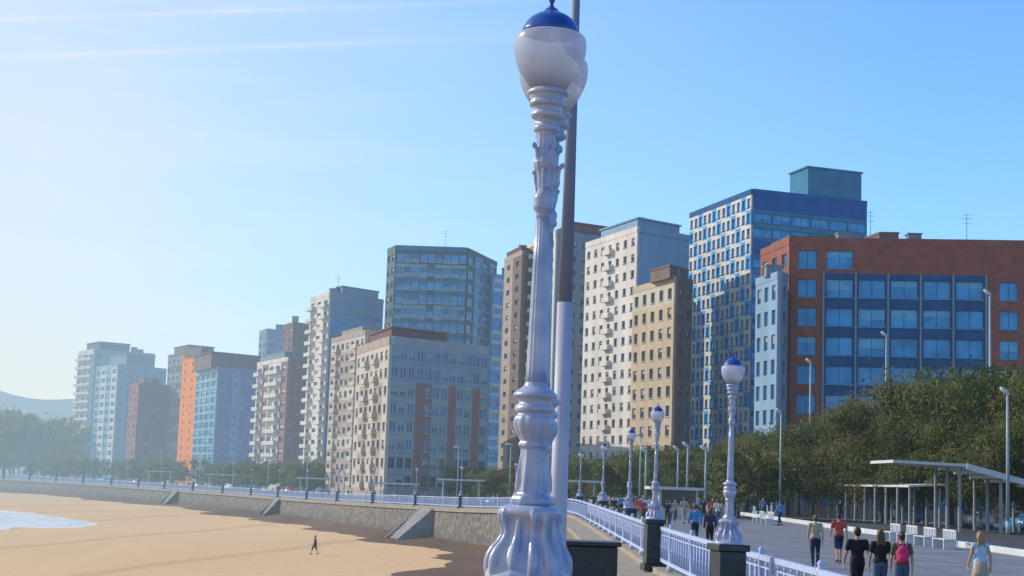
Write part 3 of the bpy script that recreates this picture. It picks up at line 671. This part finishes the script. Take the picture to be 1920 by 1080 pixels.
for i in range(near_i(150),len(E)-120,2):
    if E[i].y>480: break
    n=inland(i); q=E[i]+n*(21+random.uniform(-2,6))+tang(i)*random.uniform(-2,2)
    tree(q.x,q.y,E[i].z,random.uniform(4.8,7.6),far=True,wide=random.uniform(.9,1.25))
for k in range(36):
    u=random.uniform(-120,150); d=random.uniform(540,700); h=random.uniform(14,22)
    q=pixel_point(u,800,d); tree(q.x,d,-3,h+(4 if u<130 else 0),far=True,label="large hazy broadleaf tree in a distant park",wide=.9,group="trees of a distant park")

# ------------------------------------------------------------------ promenade furniture
def slope_slab(bm,x1,z1,x2,z2,y0,y1,th):
    vs=[bm.verts.new(p) for p in ((x1,y0,z1),(x2,y0,z2),(x2,y1,z2),(x1,y1,z1),(x1,y0,z1+th),(x2,y0,z2+th),(x2,y1,z2+th),(x1,y1,z1+th))]
    for idx in ((0,3,2,1),(4,5,6,7),(0,1,5,4),(1,2,6,5),(2,3,7,6),(3,0,4,7)): bm.faces.new([vs[j] for j in idx])
def shelter(x,y,wl,wr,drop,label,depth=13,z=4.7):
    t=thing("beach_shelter",label,"shelter",(x,y,0),"white canopies beside the promenade")
    bm=bmesh.new(); slope_slab(bm,x-wl,z+.1,x+.3,z-.02,y,y+depth,.2)
    new_obj("canopy",mesh_from(bm,"canopy",[m_canopy]),None,t)
    bm=bmesh.new(); x1=x+.32; x2=x+wr; dz=drop; n=int(depth*1.6)
    for k in range(n):
        yy=y+depth*k/n; slope_slab(bm,x1,z,x2,z-dz,yy,yy+depth/n*.9,.06)
    for k in range(9):
        s=k/8; xx=x1+(x2-x1)*s*.98; zz=z-dz*s*.98; box(bm,xx,xx+.14,y-.1,y+depth,zz-.2,zz-.012)
    slope_slab(bm,x1,z-.2,x2,z-dz-.2,y-.25,y-.12,.42)
    new_obj("lattice_roof",mesh_from(bm,"lattice_roof",[m_canopy]),None,t)
    n=max(2,int(depth/3.2)+1)
    for k in range(n):
        for xx,zz in ((x,z-.05),(x+wr*.3,z-drop*.31),(x+wr*.6,z-drop*.61),(x+wr*.88,z-drop*.89)):
            bm=bmesh.new(); yy=y+.4+k*(depth-.8)/(n-1); tube(bm,(xx,yy,0),(xx,yy,zz),.13,.11,10); new_obj("post",mesh_from(bm,"post",[m_support]),None,t)
shelter(31.4,111,4.7,9.5,2.2,"white cantilever canopy with slatted rear roof on posts",7,4.5)
shelter(31.2,155,3.4,6,1.2,"white cantilever canopy with slatted rear roof on posts",8,4.3)
shelter(25.8,178,3.0,5,1.2,"white cantilever canopy with slatted rear roof on posts",7,3.9)
t=thing("pergola","long low white pergola on a row of columns","pergola",(31,122,0))
bm=bmesh.new(); slope_slab(bm,30.8,3.0,33.6,3.2,123,190,.14); new_obj("roof_beam",mesh_from(bm,"roof_beam",[m_canopy]),None,t)
for k in range(18):
    for xx in (31.0,33.3):
        bm=bmesh.new(); yy=123.5+k*3.85; tube(bm,(xx,yy,0),(xx,yy,3.0),.12,.11,10); new_obj("column",mesh_from(bm,"column",[m_support]),None,t)
for (u,v,d) in [(745,907,235),(865,900,215),(590,897,275),(415,890,330),(300,884,365),(1075,902,185)]:
    q=pixel_point(u,v,d); t=thing("beach_shelter","small white flat canopy beside the promenade","shelter",(q.x,q.y,-1.5),"small white canopies beside the promenade")
    bm=bmesh.new(); box(bm,q.x-3.2,q.x+3.2,q.y-1.2,q.y+1.2,q.z-.12,q.z+.12); new_obj("canopy",mesh_from(bm,"canopy",[m_canopy]),None,t)
    for s in (-2.4,2.4):
        bm=bmesh.new(); tube(bm,(q.x+s,q.y,-2.4),(q.x+s,q.y,q.z-.12),.1,.1,8); new_obj("post",mesh_from(bm,"post",[m_canopy]),None,t)
q=pixel_point(1262,913,128); x=q.x; t=thing("kiosk","low white kiosk with flat overhanging roof","kiosk",(x,128,0))
bm=bmesh.new(); box(bm,x-1.2,x+1.9,127,130,0.002,.9); box(bm,x-1.2,x-1.0,127,130,.902,2.2); box(bm,x+1.7,x+1.9,127,130,.902,2.2); box(bm,x-1.0,x+1.7,129.8,130,.902,2.2); new_obj("wall",mesh_from(bm,"wall",[m_canopy]),None,t)
bm=bmesh.new(); box(bm,x-1.0,x+1.7,127.1,127.15,.902,2.2); new_obj("window",mesh_from(bm,"window",[m_glass]),None,t)
bm=bmesh.new(); box(bm,x-2.0,x+2.3,126,131,2.202,2.42); new_obj("roof",mesh_from(bm,"roof",[m_canopy]),None,t)
bm=bmesh.new(); box(bm,21.9,22.3,55,150,0.005,.30); bmesh.ops.bevel(bm,geom=bm.edges[:],offset=.03,segments=1,affect='EDGES'); o=new_obj("low_wall",mesh_from(bm,"low_wall",[m_canopy])); tag(o,"low white wall edging the promenade","low wall")
def bench_parts():
    d={}
    bm=bmesh.new()
    for k in range(5): box(bm,-.5+k*.1,-.42+k*.1,-1.1,1.1,.42,.46)
    d['seat']=mesh_from(bm,"seat",[m_canopy])
    bm=bmesh.new()
    for k in range(8): box(bm,.02,.07,-1.1+k*.29,-.98+k*.29,.47,.82)
    box(bm,.02,.07,-1.1,1.1,.822,.89); d['backrest']=mesh_from(bm,"backrest",[m_canopy])
    return d
BP=bench_parts(); bm=bmesh.new(); box(bm,-.5,.08,-.06,.06,0,.418); legm=mesh_from(bm,"leg",[m_canopy])
for (bx,ys) in ((20.9,[76,79.5,83,86.5]),(18.6,[113,117])):
    for yy in ys:
        t=thing("park_bench","white slatted bench facing the sea","bench",(bx,yy,.004),"white benches on the promenade")
        for k,me in BP.items(): new_obj(k,me,PM[t.name].copy(),t)
        for s in (-.95,.95): new_obj("leg",legm,PM[t.name]@Matrix.Translation((0,s,0)),t)
def mlight(u,vb,vt,d):
    top=pixel_point(u,vt,d); t=thing("street_light","tall slender pale teal lighting column with small head","street light",(top.x,d,0),"modern lighting columns by the road")
    x=top.x; bm=bmesh.new(); tube(bm,(x,d,0),(x,d,.9),.16,.15,10); tube(bm,(x,d,.9),(x,d,top.z),.13,.08,10); new_obj("pole",mesh_from(bm,"pole",[m_poleg],True),None,t)
    bm=bmesh.new(); ell(bm,(x-.2,d,top.z+.05),(.42,.2,.16),2,Matrix.Rotation(R(40),4,'Y')); new_obj("lamp_head",mesh_from(bm,"lamp_head",[m_lens],True),None,t)
for a in [(1889,1000,735,108),(1838,900,745,126),(1795,900,752,134),(1662,700,628,150),(1856,700,550,128),(1520,780,678,166),(1465,0,772,150),(1290,0,835,150),(1272,0,842,160),(1212,0,845,140),(1324,0,842,140),(1062,0,862,170)]: mlight(*a)
for k in range(14):
    i=near_i(170+k*20); n=inland(i); q=E[i]+n*16
    t=thing("street_light","slender grey lighting column by the seafront road","street light",q,"modern lighting columns by the road")
    bm=bmesh.new(); tube(bm,q,q+Vector((0,0,8.5)),.11,.06,8); new_obj("pole",mesh_from(bm,"pole",[m_poleg],True),None,t)
    bm=bmesh.new(); ell(bm,q+Vector((-.3,0,8.5)),(.6,.2,.14),1); new_obj("lamp_head",mesh_from(bm,"lamp_head",[m_lens],True),None,t)

# ------------------------------------------------------------------ cars
def car(x,y,z,rot,colm,label):
    W=Matrix.Translation((x,y,z))@Matrix.Rotation(rot,4,'Z'); t=thing("parked_car",label,"car",(x,y,z),"cars parked along the seafront road",world=W)
    bm=bmesh.new(); pr=[(-2.1,.3),(-2.15,.75),(-1.9,.95),(-1.5,1.0),(-.9,1.45),(.5,1.5),(1.3,1.02),(2.0,.85),(2.15,.6),(2.1,.3)]
    L_=[bm.verts.new((px,-.85 if pz_<1.1 else -.68,pz_)) for px,pz_ in pr]; R_=[bm.verts.new((px,.85 if pz_<1.1 else .68,pz_)) for px,pz_ in pr]
    bm.faces.new(L_); bm.faces.new(list(reversed(R_)))
    for k in range(len(pr)): bm.faces.new([L_[k],R_[k],R_[(k+1)%len(pr)],L_[(k+1)%len(pr)]])
    bmesh.ops.recalc_face_normals(bm,faces=bm.faces); bmesh.ops.bevel(bm,geom=bm.edges[:],offset=.05,segments=2,affect='EDGES'); new_obj("body",mesh_from(bm,"body",[colm],True),W,t)
    for s in (-1,1):
        bm=bmesh.new(); vs=[bm.verts.new((px,s*yy,zz)) for px,yy,zz in ((-1.35,.86,1.03),(1.15,.86,1.03),(.48,.71,1.42),(-.85,.71,1.42))]; bm.faces.new(vs if s<0 else list(reversed(vs))); new_obj("side_window",mesh_from(bm,"side_window",[m_glass]),W,t)
        for px in (-1.35,1.35):
            bm=bmesh.new(); tube(bm,(px,s*.66,.32),(px,s*.87,.32),.32,.32,18); new_obj("wheel",mesh_from(bm,"wheel",[m_dgrey]),W,t)
m_carb=mat("blue_car_paint",(.06,.20,.42),.25,.05,1,spec=.6); m_carw=mat("white_car_paint",(.7,.7,.7),.25,.05,1,spec=.6); m_carr=mat("red_car_paint",(.40,.04,.03),.25,.05,1,spec=.6)
for (x,y,r_,m_,l_) in [(38,118,1.6,m_carb,"blue hatchback parked under the trees"),(37.5,128,1.5,m_carw,"white hatchback parked under the trees"),(36,142,1.6,m_carb,"blue hatchback parked under the trees"),(36,154,1.5,m_carw,"white hatchback parked under the trees")]: car(x,y,0,r_,m_,l_)
for k in range(16):
    i=near_i(172+k*17); n=inland(i); q=E[i]+n*18.6; t_=tang(i); m_,l_=random.choice([(m_carb,"blue"),(m_carw,"white"),(m_carr,"red"),(m_carw,"white")])
    car(q.x,q.y,E[i].z,math.atan2(t_.y,t_.x),m_,l_+" hatchback parked along the seafront road")

# ------------------------------------------------------------------ people
m_skin=mat("skin",(.46,.28,.20),.55,.06,8); m_dark=mat("dark_shoe",(.03,.03,.03),.5,.1,3)
def V(*a): return Vector(a)
def cap(bm,p,q,r1,r2): tube(bm,p,q,r1,r2,12); ell(bm,p,(r1,)*3,2); ell(bm,q,(r2,)*3,2)
def skeleton(ph,fem,arm):
    sh=.17 if fem else .195; hp=.085
    J=dict(pel=V(0,0,.94),ch=V(0,0,1.24),nk=V(0,.0,1.44),hd=V(0,.02,1.585))
    for s,sg in ((1,'R'),(-1,'L')):
        k=ph*s
        J['hip'+sg]=V(s*hp,0,.90); J['kn'+sg]=V(s*.095,.02+.17*k+ .05,.50); J['an'+sg]=V(s*.09,.27*k-(.03 if k<0 else 0),.09+(.07 if k<0 else 0)*abs(ph)); J['to'+sg]=J['an'+sg]+V(s*.02,.15,-.055-(.04*abs(ph) if k<0 else 0))
        J['sh'+sg]=V(s*sh,0,1.385); J['el'+sg]=V(s*(sh+.05),-.16*k*arm-.02,1.12); J['wr'+sg]=J['el'+sg]+V(s*.01,.07-.12*k*arm,-.235)
    return J
def person(x,y,z,h,face,top,bottom,hairc,label,fem=False,ph=.8,sleeve='short',legs='long',hair='short',near=True,arm=1.0,bag=None,group="people walking on the promenade"):
    J=skeleton(ph,fem,arm); k=h/1.72; W=Matrix.Translation((x,y,z))@Matrix.Rotation(face,4,'Z')@Matrix.Scale(k,4)
    t=thing("person",label,"person",(x,y,z),group,world=W); vox=.0085 if near else .02
    bm=bmesh.new(); wst=.11 if fem else .125
    ell(bm,J['pel'],(.155,.11,.12),3); ell(bm,J['pel']+V(0,0,.14),(wst,.09,.14),3); ell(bm,J['ch'],(.15,.105,.17),3); ell(bm,J['ch']+V(0,0,.12),(.15,.085,.08),3)
    cap(bm,J['nk']-V(0,0,.05),J['hd']-V(0,.01,.04),.055,.05)
    ell(bm,J['hd']+V(0,0,.02),(.075,.093,.11),3); ell(bm,J['hd']+V(0,.03,-.06),(.052,.055,.05),3)
    ell(bm,J['hd']+V(0,.102,-.005),(.013,.02,.024),2); ell(bm,J['hd']+V(0,.088,-.055),(.026,.012,.010),2)
    for s,sg in ((1,'R'),(-1,'L')):
        ell(bm,J['hd']+V(s*.078,-.005,0),(.012,.022,.032),2)
        cap(bm,J['sh'+sg],J['el'+sg],.05,.038); cap(bm,J['el'+sg],J['wr'+sg],.038,.026); cap(bm,J['ch']+V(0,0,.13),J['sh'+sg],.06,.05)
        cap(bm,J['hip'+sg],J['kn'+sg],.083,.055); cap(bm,J['kn'+sg],J['an'+sg],.054,.036); cap(bm,J['an'+sg],J['to'+sg],.037,.03)
        cap(bm,J['kn'+sg].lerp(J['an'+sg],.1)+V(0,-.02,0),J['kn'+sg].lerp(J['an'+sg],.5)+V(0,-.01,0),.05,.04)
        w=J['wr'+sg]; ell(bm,w+V(0,.01,-.055),(.018,.04,.05),2)
        for n_,(dy,ln) in enumerate(((.042,.068),(.017,.078),(-.008,.072),(-.030,.056))):
            a=w+V(0,dy,-.095); b=a+V(-s*.006,.004,-ln*.55); c=b+V(-s*.02,.0,-ln*.42); cap(bm,a,b,.0095,.009); cap(bm,b,c,.009,.0075)
        a=w+V(-s*.006,.045,-.04); b=a+V(-s*.012,.03,-.03); cap(bm,a,b,.012,.010); cap(bm,b,b+V(-s*.004,.008,-.028),.010,.0085)
    new_obj("body",remesh(bm,vox,"body",m_skin),W,t)
    vx=.014 if near else .025
    bm=bmesh.new()
    ell(bm,J['pel']+V(0,0,.06),(.175,.128,.10),3); ell(bm,J['pel']+V(0,0,.16),(wst+.025,.112,.14),3); ell(bm,J['ch'],(.172,.125,.18),3); ell(bm,J['ch']+V(0,0,.12),(.165,.105,.085),3); cap(bm,J['pel']+V(-.06,0,.02),J['pel']+V(.06,0,.02),.115,.115)
    for sg in 'RL':
        cap(bm,J['ch']+V(0,0,.125),J['sh'+sg],.075,.068)
        if sleeve=='long': cap(bm,J['sh'+sg],J['el'+sg],.068,.054); cap(bm,J['el'+sg],J['wr'+sg]+V(0,0,.01),.054,.042)
        elif sleeve=='short': cap(bm,J['sh'+sg],J['sh'+sg].lerp(J['el'+sg],.62),.068,.06)
    new_obj("shirt",remesh(bm,vx,"shirt",top,3),W,t)
    bm=bmesh.new()
    if legs=='skirt':
        lathe(bm,[(.15,1.0),(.165,.93),(.19,.75),(.22,.55)][::-1],24,lambda a,z:1+.04*math.cos(7*a)); 
        new_obj("skirt",mesh_from(bm,"skirt",[bottom],True),W,t)
    else:
        ell(bm,J['pel'],(.168,.125,.12),3)
        for sg in 'RL':
            cap(bm,J['hip'+sg],J['kn'+sg],.098,.072)
            if legs=='long': cap(bm,J['kn'+sg],J['an'+sg]+V(0,0,.03),.070,.052)
        new_obj("trousers",remesh(bm,vx,"trousers",bottom,3),W,t)
    for sg in 'RL':
        bm=bmesh.new(); cap(bm,J['an'+sg]+V(0,-.03,-.04),J['to'+sg]+V(0,.02,0),.044,.038); new_obj("shoe",remesh(bm,vx,"shoe",m_dark),W,t)
    bm=bmesh.new(); hc=mat("hair",hairc,.5,.3,30)
    ell(bm,J['hd']+V(0,-.018,.04),(.086,.098,.105),3)
    if hair=='long':
        for dx in (-.05,-.02,.02,.05): cap(bm,J['hd']+V(dx,-.06,.0),J['hd']+V(dx*1.5,-.095,-.23),.05,.028)
    elif hair=='bun': ell(bm,J['hd']+V(0,-.11,.05),(.045,)*3,2); ell(bm,J['hd']+V(0,-.05,-.03),(.07,.06,.05),2)
    else: ell(bm,J['hd']+V(0,-.045,-.02),(.072,.06,.06),2)
    new_obj("hair",remesh(bm,.011 if near else .02,"hair",hc,1),W,t)
    if near:
        for s in (-1,1):
            bm=bmesh.new(); ell(bm,J['hd']+V(s*.03,.088,.012),(.012,.008,.008),2); new_obj("eye",mesh_from(bm,"eye",[m_dark],True),W,t)
    if bag is not None:
        tb=thing("backpack","small bright pink backpack worn on a back","backpack",(0,0,0),world=W)
        bm=bmesh.new(); ell(bm,V(0,-.19,1.2),(.15,.085,.21),3); ell(bm,V(0,-.25,1.12),(.11,.05,.10),3); new_obj("pack",remesh(bm,.014,"pack",bag),W,tb)
        for s in (-1,1):
            bm=bmesh.new(); pts=[V(s*.09,-.15,1.38),V(s*.11,-.03,1.47),V(s*.12,.11,1.40),V(s*.13,.145,1.2),V(s*.15,.05,1.05),V(s*.13,-.12,1.02)]
            for a,b in zip(pts,pts[1:]): cap(bm,a,b,.018,.018)
            new_obj("strap",remesh(bm,.012,"strap",bag),W,tb)
def cm(n,c): return get("cloth_"+n,c,.85,.12,6)
navy=cm("navy",(.025,.035,.07)); black=cm("black",(.018,.018,.022)); blue=cm("blue",(.08,.24,.50)); ltblue=cm("light_blue",(.35,.52,.68)); white=cm("white",(.55,.55,.54)); red=cm("red",(.42,.08,.065)); olive=cm("olive",(.09,.085,.05)); denim=cm("denim",(.07,.11,.19)); beige=cm("beige",(.36,.31,.25)); pink=cm("pink",(.55,.04,.14)); brown=cm("brown",(.14,.08,.05))
def at(u,d): return pixel_point(u,1000,d).x
person(at(1529,53),53,.004,1.72,-.1,beige,navy,(.10,.07,.05),"person in pale top and dark trousers walking away",fem=True,ph=.5,hair='bun')
person(at(1573,57),57,.004,1.74,0,red,navy,(.04,.03,.03),"person in coral red top and dark shorts walking",ph=.8,legs='short')
person(at(1608,37),37,.004,1.70,.1,black,black,(.03,.02,.02),"person in black t-shirt walking away",ph=.6)
person(at(1651,36.5),36.5,.004,1.68,0,black,denim,(.11,.055,.03),"woman with long brown hair and black top",fem=True,ph=.4,hair='long')
person(at(1691,36),36,.004,1.66,-.1,olive,denim,(.05,.03,.02),"person in olive top carrying pink backpack",fem=True,ph=.6,bag=pink,hair='bun')
person(at(1838,38.5),38.5,.004,1.66,.15,ltblue,beige,(.30,.19,.08),"blonde woman in light blue sleeveless top and skirt",fem=True,ph=.5,sleeve='none',legs='skirt',hair='long')
person(at(1303,70),70,.004,1.74,0,blue,navy,(.06,.05,.04),"person in bright blue jacket walking away",sleeve='long',ph=.5)
person(at(1331,66),66,.004,1.64,0,navy,black,(.10,.05,.03),"woman in navy top with long hair",fem=True,ph=.5,sleeve='long',hair='long')
person(at(1462,112),112,.004,1.72,.6,blue,navy,(.06,.05,.04),"person in blue top strolling on paving",near=False)
q=pixel_point_z(590,1040,-4.9)
person(q.x,q.y,-4.9,1.78,1.9,navy,black,(.05,.04,.03),"person in dark top walking on open sand",ph=1.0,legs='short',near=False,group="people on the beach")
src=[o for o in bpy.data.objects if o.name.startswith("person") and o.parent is None][-2]
kids=[o for o in bpy.data.objects if o.parent==src]
tops=[navy,black,blue,ltblue,white,red,olive,beige,brown,navy]
def clone(x,y,z,face,h):
    W=Matrix.Translation((x,y,z))@Matrix.Rotation(face,4,'Z')@Matrix.Scale(h/1.72,4)
    tp,bt=random.choice(tops),random.choice([navy,black,denim,beige,olive])
    t=thing("person","person in %s top walking on the promenade"%tp.name.split("_",1)[1].replace("_"," "),"person",(x,y,z),"people walking on the promenade",world=W)
    for k in kids:
        c=k.copy(); COL.objects.link(c); c.parent=t; PM[c.name]=W
        base=k.name.split('.')[0]
        if base in("shirt","trousers"):
            c.material_slots[0].link='OBJECT'; c.material_slots[0].material = tp if base=="shirt" else bt
for (u,d) in [(1256,103),(1250,100),(1210,112),(1204,116),(1150,118),(1163,130),(1190,126),(1240,128),(1300,96),(1318,120),(1345,105),(1275,135),(1112,135),(1098,150),(1135,140),(1225,145),(1290,150),(1175,150),(1400,150),(1430,140),(1575,140),(1320,140),(1152,123),(1218,121),
   (1196,108),(1204,105),(1265,112),(1282,108),(1335,125),(1142,130),(1170,140),(1122,142),(1245,140),(1310,133),(1360,138),(1083,148),(1090,155),(1230,118),(1186,135),(1375,128)]:
    clone(at(u,d),d,.004,random.choice([0,3.1])+random.uniform(-.3,.3),random.uniform(1.58,1.82))
for k in range(85):
    i=random.randrange(near_i(165),near_i(455))
    n=inland(i); q=E[i]+n*random.uniform(1.2,13); clone(q.x,q.y,E[i].z,random.uniform(0,6.28),random.uniform(1.58,1.82))

# ------------------------------------------------------------------ light and sky
az,el=R(-66),R(30)
sv=Vector((math.sin(az)*math.cos(el),math.cos(az)*math.cos(el),math.sin(el)))
sd=bpy.data.lights.new("sun",'SUN'); sd.energy=4.2; sd.angle=R(.5); sd.color=(1,.87,.70); so=bpy.data.objects.new("sun",sd); COL.objects.link(so); so.rotation_euler=sv.to_track_quat('Z','Y').to_euler(); so.location=(-50,30,60)
w=bpy.data.worlds.new("World"); scene.world=w; w.use_nodes=True; nt=w.node_tree; N=nt.nodes; L=nt.links; N.clear()
out=N.new('ShaderNodeOutputWorld'); bg=N.new('ShaderNodeBackground'); bg.inputs['Strength'].default_value=.14
sky=N.new('ShaderNodeTexSky'); sky.sky_type='NISHITA'; sky.sun_disc=False; sky.sun_elevation=el; sky.sun_rotation=az; sky.air_density=1.0; sky.dust_density=.4; sky.ozone_density=2.0
tc=N.new('ShaderNodeTexCoord')
def vm(op,a,b=None):
    q=N.new('ShaderNodeVectorMath'); q.operation=op; L.new(a,q.inputs[0])
    if b is not None: q.inputs[1].default_value=b
    return q
def mth(op,a,b=None,clamp=False):
    q=N.new('ShaderNodeMath'); q.operation=op; q.use_clamp=clamp
    for i,s in enumerate((a,b)):
        if s is None: continue
        if isinstance(s,(int,float)): q.inputs[i].default_value=s
        else: L.new(s,q.inputs[i])
    return q.outputs[0]
nrm=vm('NORMALIZE',tc.outputs['Generated']).outputs[0]
sxn=N.new('ShaderNodeSeparateXYZ'); L.new(nrm,sxn.inputs[0])
tint=N.new('ShaderNodeMixRGB'); tint.blend_type='MULTIPLY'; tint.inputs[0].default_value=1; L.new(sky.outputs[0],tint.inputs[1]); tint.inputs[2].default_value=(0.85,1.27,1.78,1)
zc=mth('MAXIMUM',sxn.outputs['Z'],0.0)
hz=mth('MULTIPLY',mth('SUBTRACT',.24,sxn.outputs['X']),1.9,True)
hz=mth('MULTIPLY',hz,mth('EXPONENT',mth('MULTIPLY',zc,-1.5)))
low=mth('MULTIPLY',mth('EXPONENT',mth('MULTIPLY',zc,-9.0)),.45)
hz=mth('ADD',hz,mth('MULTIPLY',low,mth('SUBTRACT',1.0,hz)),True)
hz=mth('MULTIPLY',hz,.95)
hc=N.new('ShaderNodeMixRGB'); hc.inputs[1].default_value=(3.7,5.15,6.0,1); hc.inputs[2].default_value=(5.5,5.85,5.75,1); L.new(mth('MULTIPLY',mth('SUBTRACT',.05,sxn.outputs['X']),3.4,True),hc.inputs[0])
hm=N.new('ShaderNodeMixRGB'); L.new(hz,hm.inputs[0]); L.new(tint.outputs[0],hm.inputs[1]); L.new(hc.outputs[0],hm.inputs[2])
nz=N.new('ShaderNodeTexNoise'); nz.inputs['Scale'].default_value=9; nz.inputs['Detail'].default_value=6; L.new(nrm,nz.inputs['Vector'])
wob=mth('MULTIPLY',mth('SUBTRACT',nz.outputs['Fac'],.5),.003)
nz2=N.new('ShaderNodeTexNoise'); nz2.inputs['Scale'].default_value=22; nz2.inputs['Detail'].default_value=5; L.new(nrm,nz2.inputs['Vector'])
brk=mth('MULTIPLY',mth('SUBTRACT',nz2.outputs['Fac'],.2),1.8,True)
total=None
for (a,b,wd,st) in [((0,36),(560,16),.0015,.7),((0,106),(900,72),.0015,.65)]:
    n=ray(*a).cross(ray(*b)).normalized()
    dt=mth('ADD',vm('DOT_PRODUCT',nrm,n).outputs['Value'],wob)
    g=mth('EXPONENT',mth('MULTIPLY',mth('POWER',mth('DIVIDE',mth('ABSOLUTE',dt),wd),1.4),-1.0))
    fade=mth('MULTIPLY',mth('SUBTRACT',.05,sxn.outputs['X']),3.5,True)
    front=mth('GREATER_THAN',sxn.outputs['Y'],0.0)
    g=mth('MULTIPLY',mth('MULTIPLY',mth('MULTIPLY',g,fade),brk),mth('MULTIPLY',front,st))
    total=g if total is None else mth('ADD',total,g,True)
mp=N.new('ShaderNodeMapping'); mp.inputs['Scale'].default_value=(2.5,2.5,18); mp.inputs['Rotation'].default_value=(0,.12,0); L.new(nrm,mp.inputs[0])
n2=N.new('ShaderNodeTexNoise'); n2.inputs['Scale'].default_value=1.6; n2.inputs['Detail'].default_value=7; n2.inputs['Roughness'].default_value=.5; L.new(mp.outputs[0],n2.inputs['Vector'])
cl=mth('MULTIPLY',mth('SUBTRACT',n2.outputs['Fac'],.45),2.0,True)
lft=mth('MULTIPLY',mth('SUBTRACT',.10,sxn.outputs['X']),2.6,True)
cl=mth('MULTIPLY',mth('MULTIPLY',cl,lft),.6)
total=mth('ADD',total,cl,True)
mx=N.new('ShaderNodeMixRGB'); L.new(total,mx.inputs[0]); L.new(hm.outputs[0],mx.inputs[1]); mx.inputs[2].default_value=(6.3,6.4,6.1,1)
L.new(mx.outputs[0],bg.inputs['Color']); L.new(bg.outputs[0],out.inputs['Surface'])
print("OBJ",len(bpy.data.objects))
